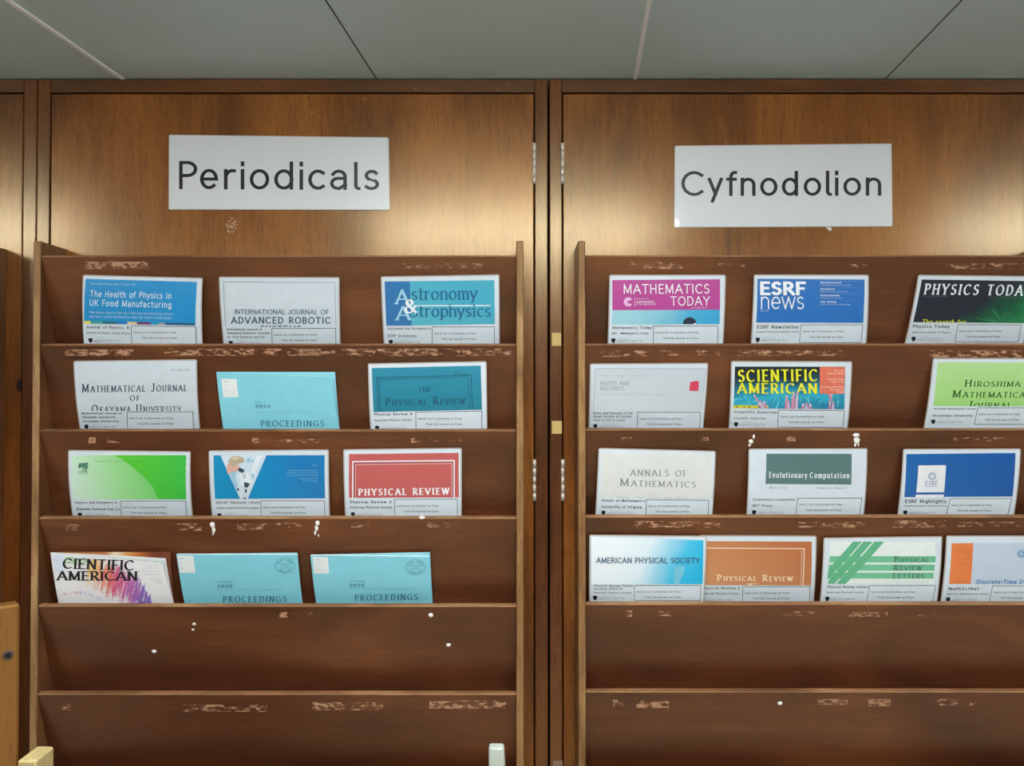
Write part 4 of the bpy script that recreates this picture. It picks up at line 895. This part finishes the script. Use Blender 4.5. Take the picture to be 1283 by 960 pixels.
card('laminated card with deep blue cover and square white emblem', (1113, 550), [(140, 95), (1254, 91), (1190, 719), (85, 724)], art, ti,
     cp((130, 1170), 548, [('ESRF Highlights', 150, 536, 602, 36, 'sans'), ('European Synchrotron Radiation Facility', 145, 540, 636, 18, 'light')], (155, 695), lean=-22, blean=-30),
     (574, 558, 1154, 714), mats=[ramp_mat('deep_blue_print', (1, .2), [(0, (34, 98, 164)), (1.1, (24, 84, 152))]), ink((226, 230, 232))], tmats=[ink((110, 120, 160)), ink((160, 168, 196))], cover_label='deep blue cover with white square')
# row four, right rack
art = [quad((84, 96), (1140, 126), (1132, 536), (82, 536), 0, 1), ([(860, 365), (960, 362), (955, 420), (905, 536), (860, 536)], 1, 2)]
ti = text('AMERICAN PHYSICAL SOCIETY', (130, 338), (1100, 340), 56, 'bold', 0, 3, track=.05)
card('laminated card fading white to bright blue, overlapping an orange-brown card', (730, 660), [(62, 76), (1176, 88), (1146, 712), (60, 706)], art, ti,
     cp((90, 1125), 538, [('Physical Review Online', 106, 470, 560, 22, 'sans'), ('Archive (PROLA)', 108, 376, 590, 22, 'sans'), ('American Physical Society', 104, 460, 625, 18, 'light')], (116, 668), lean=-4),
     (488, 545, 1112, 696), mats=[ramp_mat('white_blue_print', (1, -.25), [(-.0, (226, 232, 236)), (.3, (214, 228, 234)), (.46, (150, 204, 224)), (.62, (66, 184, 220)), (.8, (24, 172, 214))], .16, 3), ink((116, 190, 214))], tmats=[ink((58, 92, 116))], cover_label='white to bright blue cover', d0=.0035, lim=(.016, .021))
art = [quad((60, 134), (1108, 138), (1098, 548), (60, 545), 0, 1)]
cw = ink((240, 216, 184))
ti = [line((60, 196), (1034, 202), 9), line((1034, 198), (1020, 548), 9), line((1010, 214), (1000, 548), 4)] + text('Physical Review', (214, 502), (916, 506), 60, 'serifblack', 0, 3, smallcaps=True) + text('E', (512, 600), (580, 600), 72, 'serifbold', 0, 3)
card('laminated card with orange-brown cover tucked behind a white and blue card', (870, 660), [(45, 82), (1156, 86), (1130, 720), (33, 718)], art, ti,
     cp((60, 1100), 547, [('Physical Review E', 70, 424, 582, 24, 'sans'), ('American Physical Society', 66, 412, 632, 20, 'light')], (72, 690), lean=-8),
     (452, 556, 1084, 830), mats=[ramp_mat('orange_brown_print', (.6, .6), [(0, (206, 146, 98)), (1.2, (178, 106, 62))], .2, 3)], tmats=[cw], cover_label='orange-brown cover', d0=.0085, lim=(.028, .033))
K4 = 1283 / 263.0
gr, gr2 = ink((112, 188, 146)), ink((94, 174, 130))
art = [quad((94, 90), (740, 92), (728, 346), (80, 342), 0, 1)]
for k, (ya, yb, dx) in enumerate(((176, 214, 0), (226, 264, 3), (276, 312, 6))): art.append(([(92 - dx * 2, ya), (738 - dx * 2, ya), (735 - dx * 2, yb), (88 - dx * 2, yb)], 1, 2))
for pts in ([(235, 90), (290, 90), (82, 313), (82, 254)], [(299, 90), (355, 90), (119, 344), (82, 344), (82, 324)], [(366, 90), (425, 90), (189, 344), (130, 344)]): art.append((pts, 2, 3))
ti = text('Physical', (484, 212), (690, 210), 36, 'serif', 0, 5, shear=.12, smallcaps=True) + text('Review', (480, 262), (646, 260), 34, 'serif', 0, 5, shear=.12, smallcaps=True) + text('Letters', (474, 310), (660, 308), 34, 'serif', 0, 5, shear=.12, smallcaps=True) + text('Published week ending  25 MAY 2018', (430, 336), (668, 336), 9, 'light', 1, 5)
card('laminated pale card with green bars crossing diagonal stripes', (1020, 660), [(58, 68), (784, 58), (752, 461), (34, 466)], art, ti,
     cp((76, 735), 348, [('Physical Review Letters', 78, 326, 370, 15, 'sans'), ('American Physical Society', 72, 300, 402, 12, 'light')], (78, 438), lean=-14, blean=-16),
     (334, 354, 736, 460), sc=K4, mats=[ink((222, 230, 226)), gr, gr2], tmats=[ink((60, 100, 88)), ink((140, 160, 156))], cover_label='pale cover with green stripes')
art = [quad((838, 100), (970, 98), (952, 346), (820, 346), 0, 1), quad((970, 98), (1530, 98), (1500, 346), (952, 346), 1, 1)]
bl = ink((40, 120, 180))
ti = text('Discrete-Time Dynamical', (986, 346), (1420, 346), 28, 'bold', 0, 3, shear=.12)
em, sl = [], []
for k in range(3):
    for j in range(14):
        a, a2 = 2 * math.pi * j / 14, 2 * math.pi * (j + 1) / 14; th = k * math.pi / 3
        f_ = lambda a: (1260 + 26 * math.cos(a) * math.cos(th) - 11 * math.sin(a) * math.sin(th), 162 + 26 * math.cos(a) * math.sin(th) + 11 * math.sin(a) * math.cos(th))
        em.append(line(f_(a), f_(a2), 3, 0, 3))
for (s_, x0, x1, y) in (('Mathematical', 868, 956, 150), ('Surveys', 906, 954, 166), ('and', 930, 950, 182), ('Monographs', 876, 952, 198), ('Volume 231', 880, 946, 228)): sl += text(s_, (x0, y), (x1, y), 9, 'light', 1, 3)
card('laminated card with grey-blue cover and orange band, cut by the right picture edge', (1020, 660), [(808, 55), (1490, 54), (1452, 461), (771, 464)], art, ti,
     cp((815, 1500), 348, [('MathSciNet', 816, 1000, 384, 20, 'bold'), ('American Mathematical Society', 806, 1060, 412, 12, 'light')], (816, 443), lean=-26, blean=-18),
     (1084, 356, 1480, 458), sc=K4, mats=[ink((224, 124, 66)), ink((188, 202, 216))], tmats=[bl, ink((150, 90, 60))], cover_label='grey-blue cover with orange band', extra=[('emblem', em), ('side_lettering', sl)])

# ------------------------------------------------------------------ furniture at the bottom edge
M_beech = wood('orange_beech', 'Z', [(104, 66, 27), (118, 76, 33), (130, 87, 41)], .4, .5, .15)
P = at(25, 757, .90); dirn = Vector((-.77, -.64, 0)); bk = Vector((-.64, .77, 0))
t = thing('bookcase', 'orange beech bookcase end with a screw at lower left, cut by the picture edge', 'bookcase', (P.x - .2, P.y, 0))
mt = Matrix(((dirn.x, bk.x, 0, P.x), (dirn.y, bk.y, 0, P.y), (0, 0, 1, 0), (0, 0, 0, 1)))
bm = bmesh.new(); box(bm, (0, 0, 0), (.46, .022, P.z), .0025, 0, mt); bmesh.ops.recalc_face_normals(bm, faces=bm.faces[:]); obj('side_panel', bm, M_beech, t)
bm = bmesh.new(); box(bm, (0, .24, 0), (.46, .262, P.z), .0025, 0, mt); bmesh.ops.recalc_face_normals(bm, faces=bm.faces[:]); obj('side_panel', bm, M_beech, t)
for z in (.06, .42, .78, 1.14, P.z - .05):
    bm = bmesh.new(); box(bm, (.012, .022, z), (.45, .24, z + .02), .001, 0, mt); bmesh.ops.recalc_face_normals(bm, faces=bm.faces[:]); obj('shelf', bm, M_beech, t)
bm = bmesh.new(); r = ray(10, 821); n = -bk; hp = CAM + r * ((P - CAM).dot(n) / r.dot(n))
cyl(bm, hp + n * -.0004, hp + n * .0016, .0062, 20, 0, .0050); cyl(bm, hp + n * .0016, hp + n * .0024, .0034, 14, 1)
obj('screw', bm, [pm((150, 140, 130), .3, 0, .9), pm((60, 54, 50), .4, 0, .8)], t, 'metal screw in a cup washer')
# pale wooden upright in front of it
a = at(21, 953, .72); c = at(44.5, 953, .72)
t = thing('wooden_post', 'pale cream wooden post top at the bottom left corner', 'post', ((a.x + c.x) / 2, .735, 0))
M_pale = wood('pale_wood', 'Z', [(146, 128, 84), (160, 142, 96), (172, 156, 112)], .5, 1, .05)
bm = bmesh.new(); box(bm, (a.x, .72, .03), (c.x, .75, a.z), .002); obj('upright', bm, M_pale, t)
bm = bmesh.new(); box(bm, (a.x - .1, .62, 0), (c.x + .1, .85, .03), .004); obj('base', bm, M_pale, t)
# white plastic post in front of the middle rack
a = at(612.3, 937.5, .95); c = at(631.5, 937.5, .95)
t = thing('white_stand', 'white plastic stand top with rounded corners at the bottom edge', 'stand', ((a.x + c.x) / 2, .955, 0))
M_wp = pm((172, 178, 168), .4, .1)
bm = bmesh.new(); vs = box(bm, (a.x, .95, .02), (c.x, .965, a.z), .003, 0, None, 3)
for v in bm.verts:
    if v.co.x > (a.x + c.x) / 2: v.co.x += (a.z - v.co.z) * .06
obj('upright', bm, M_wp, t, None, False)
bm = bmesh.new(); box(bm, (a.x - .12, .85, 0), (c.x + .2, 1.07, .02), .006, 0, None, 2); obj('base', bm, M_wp, t)
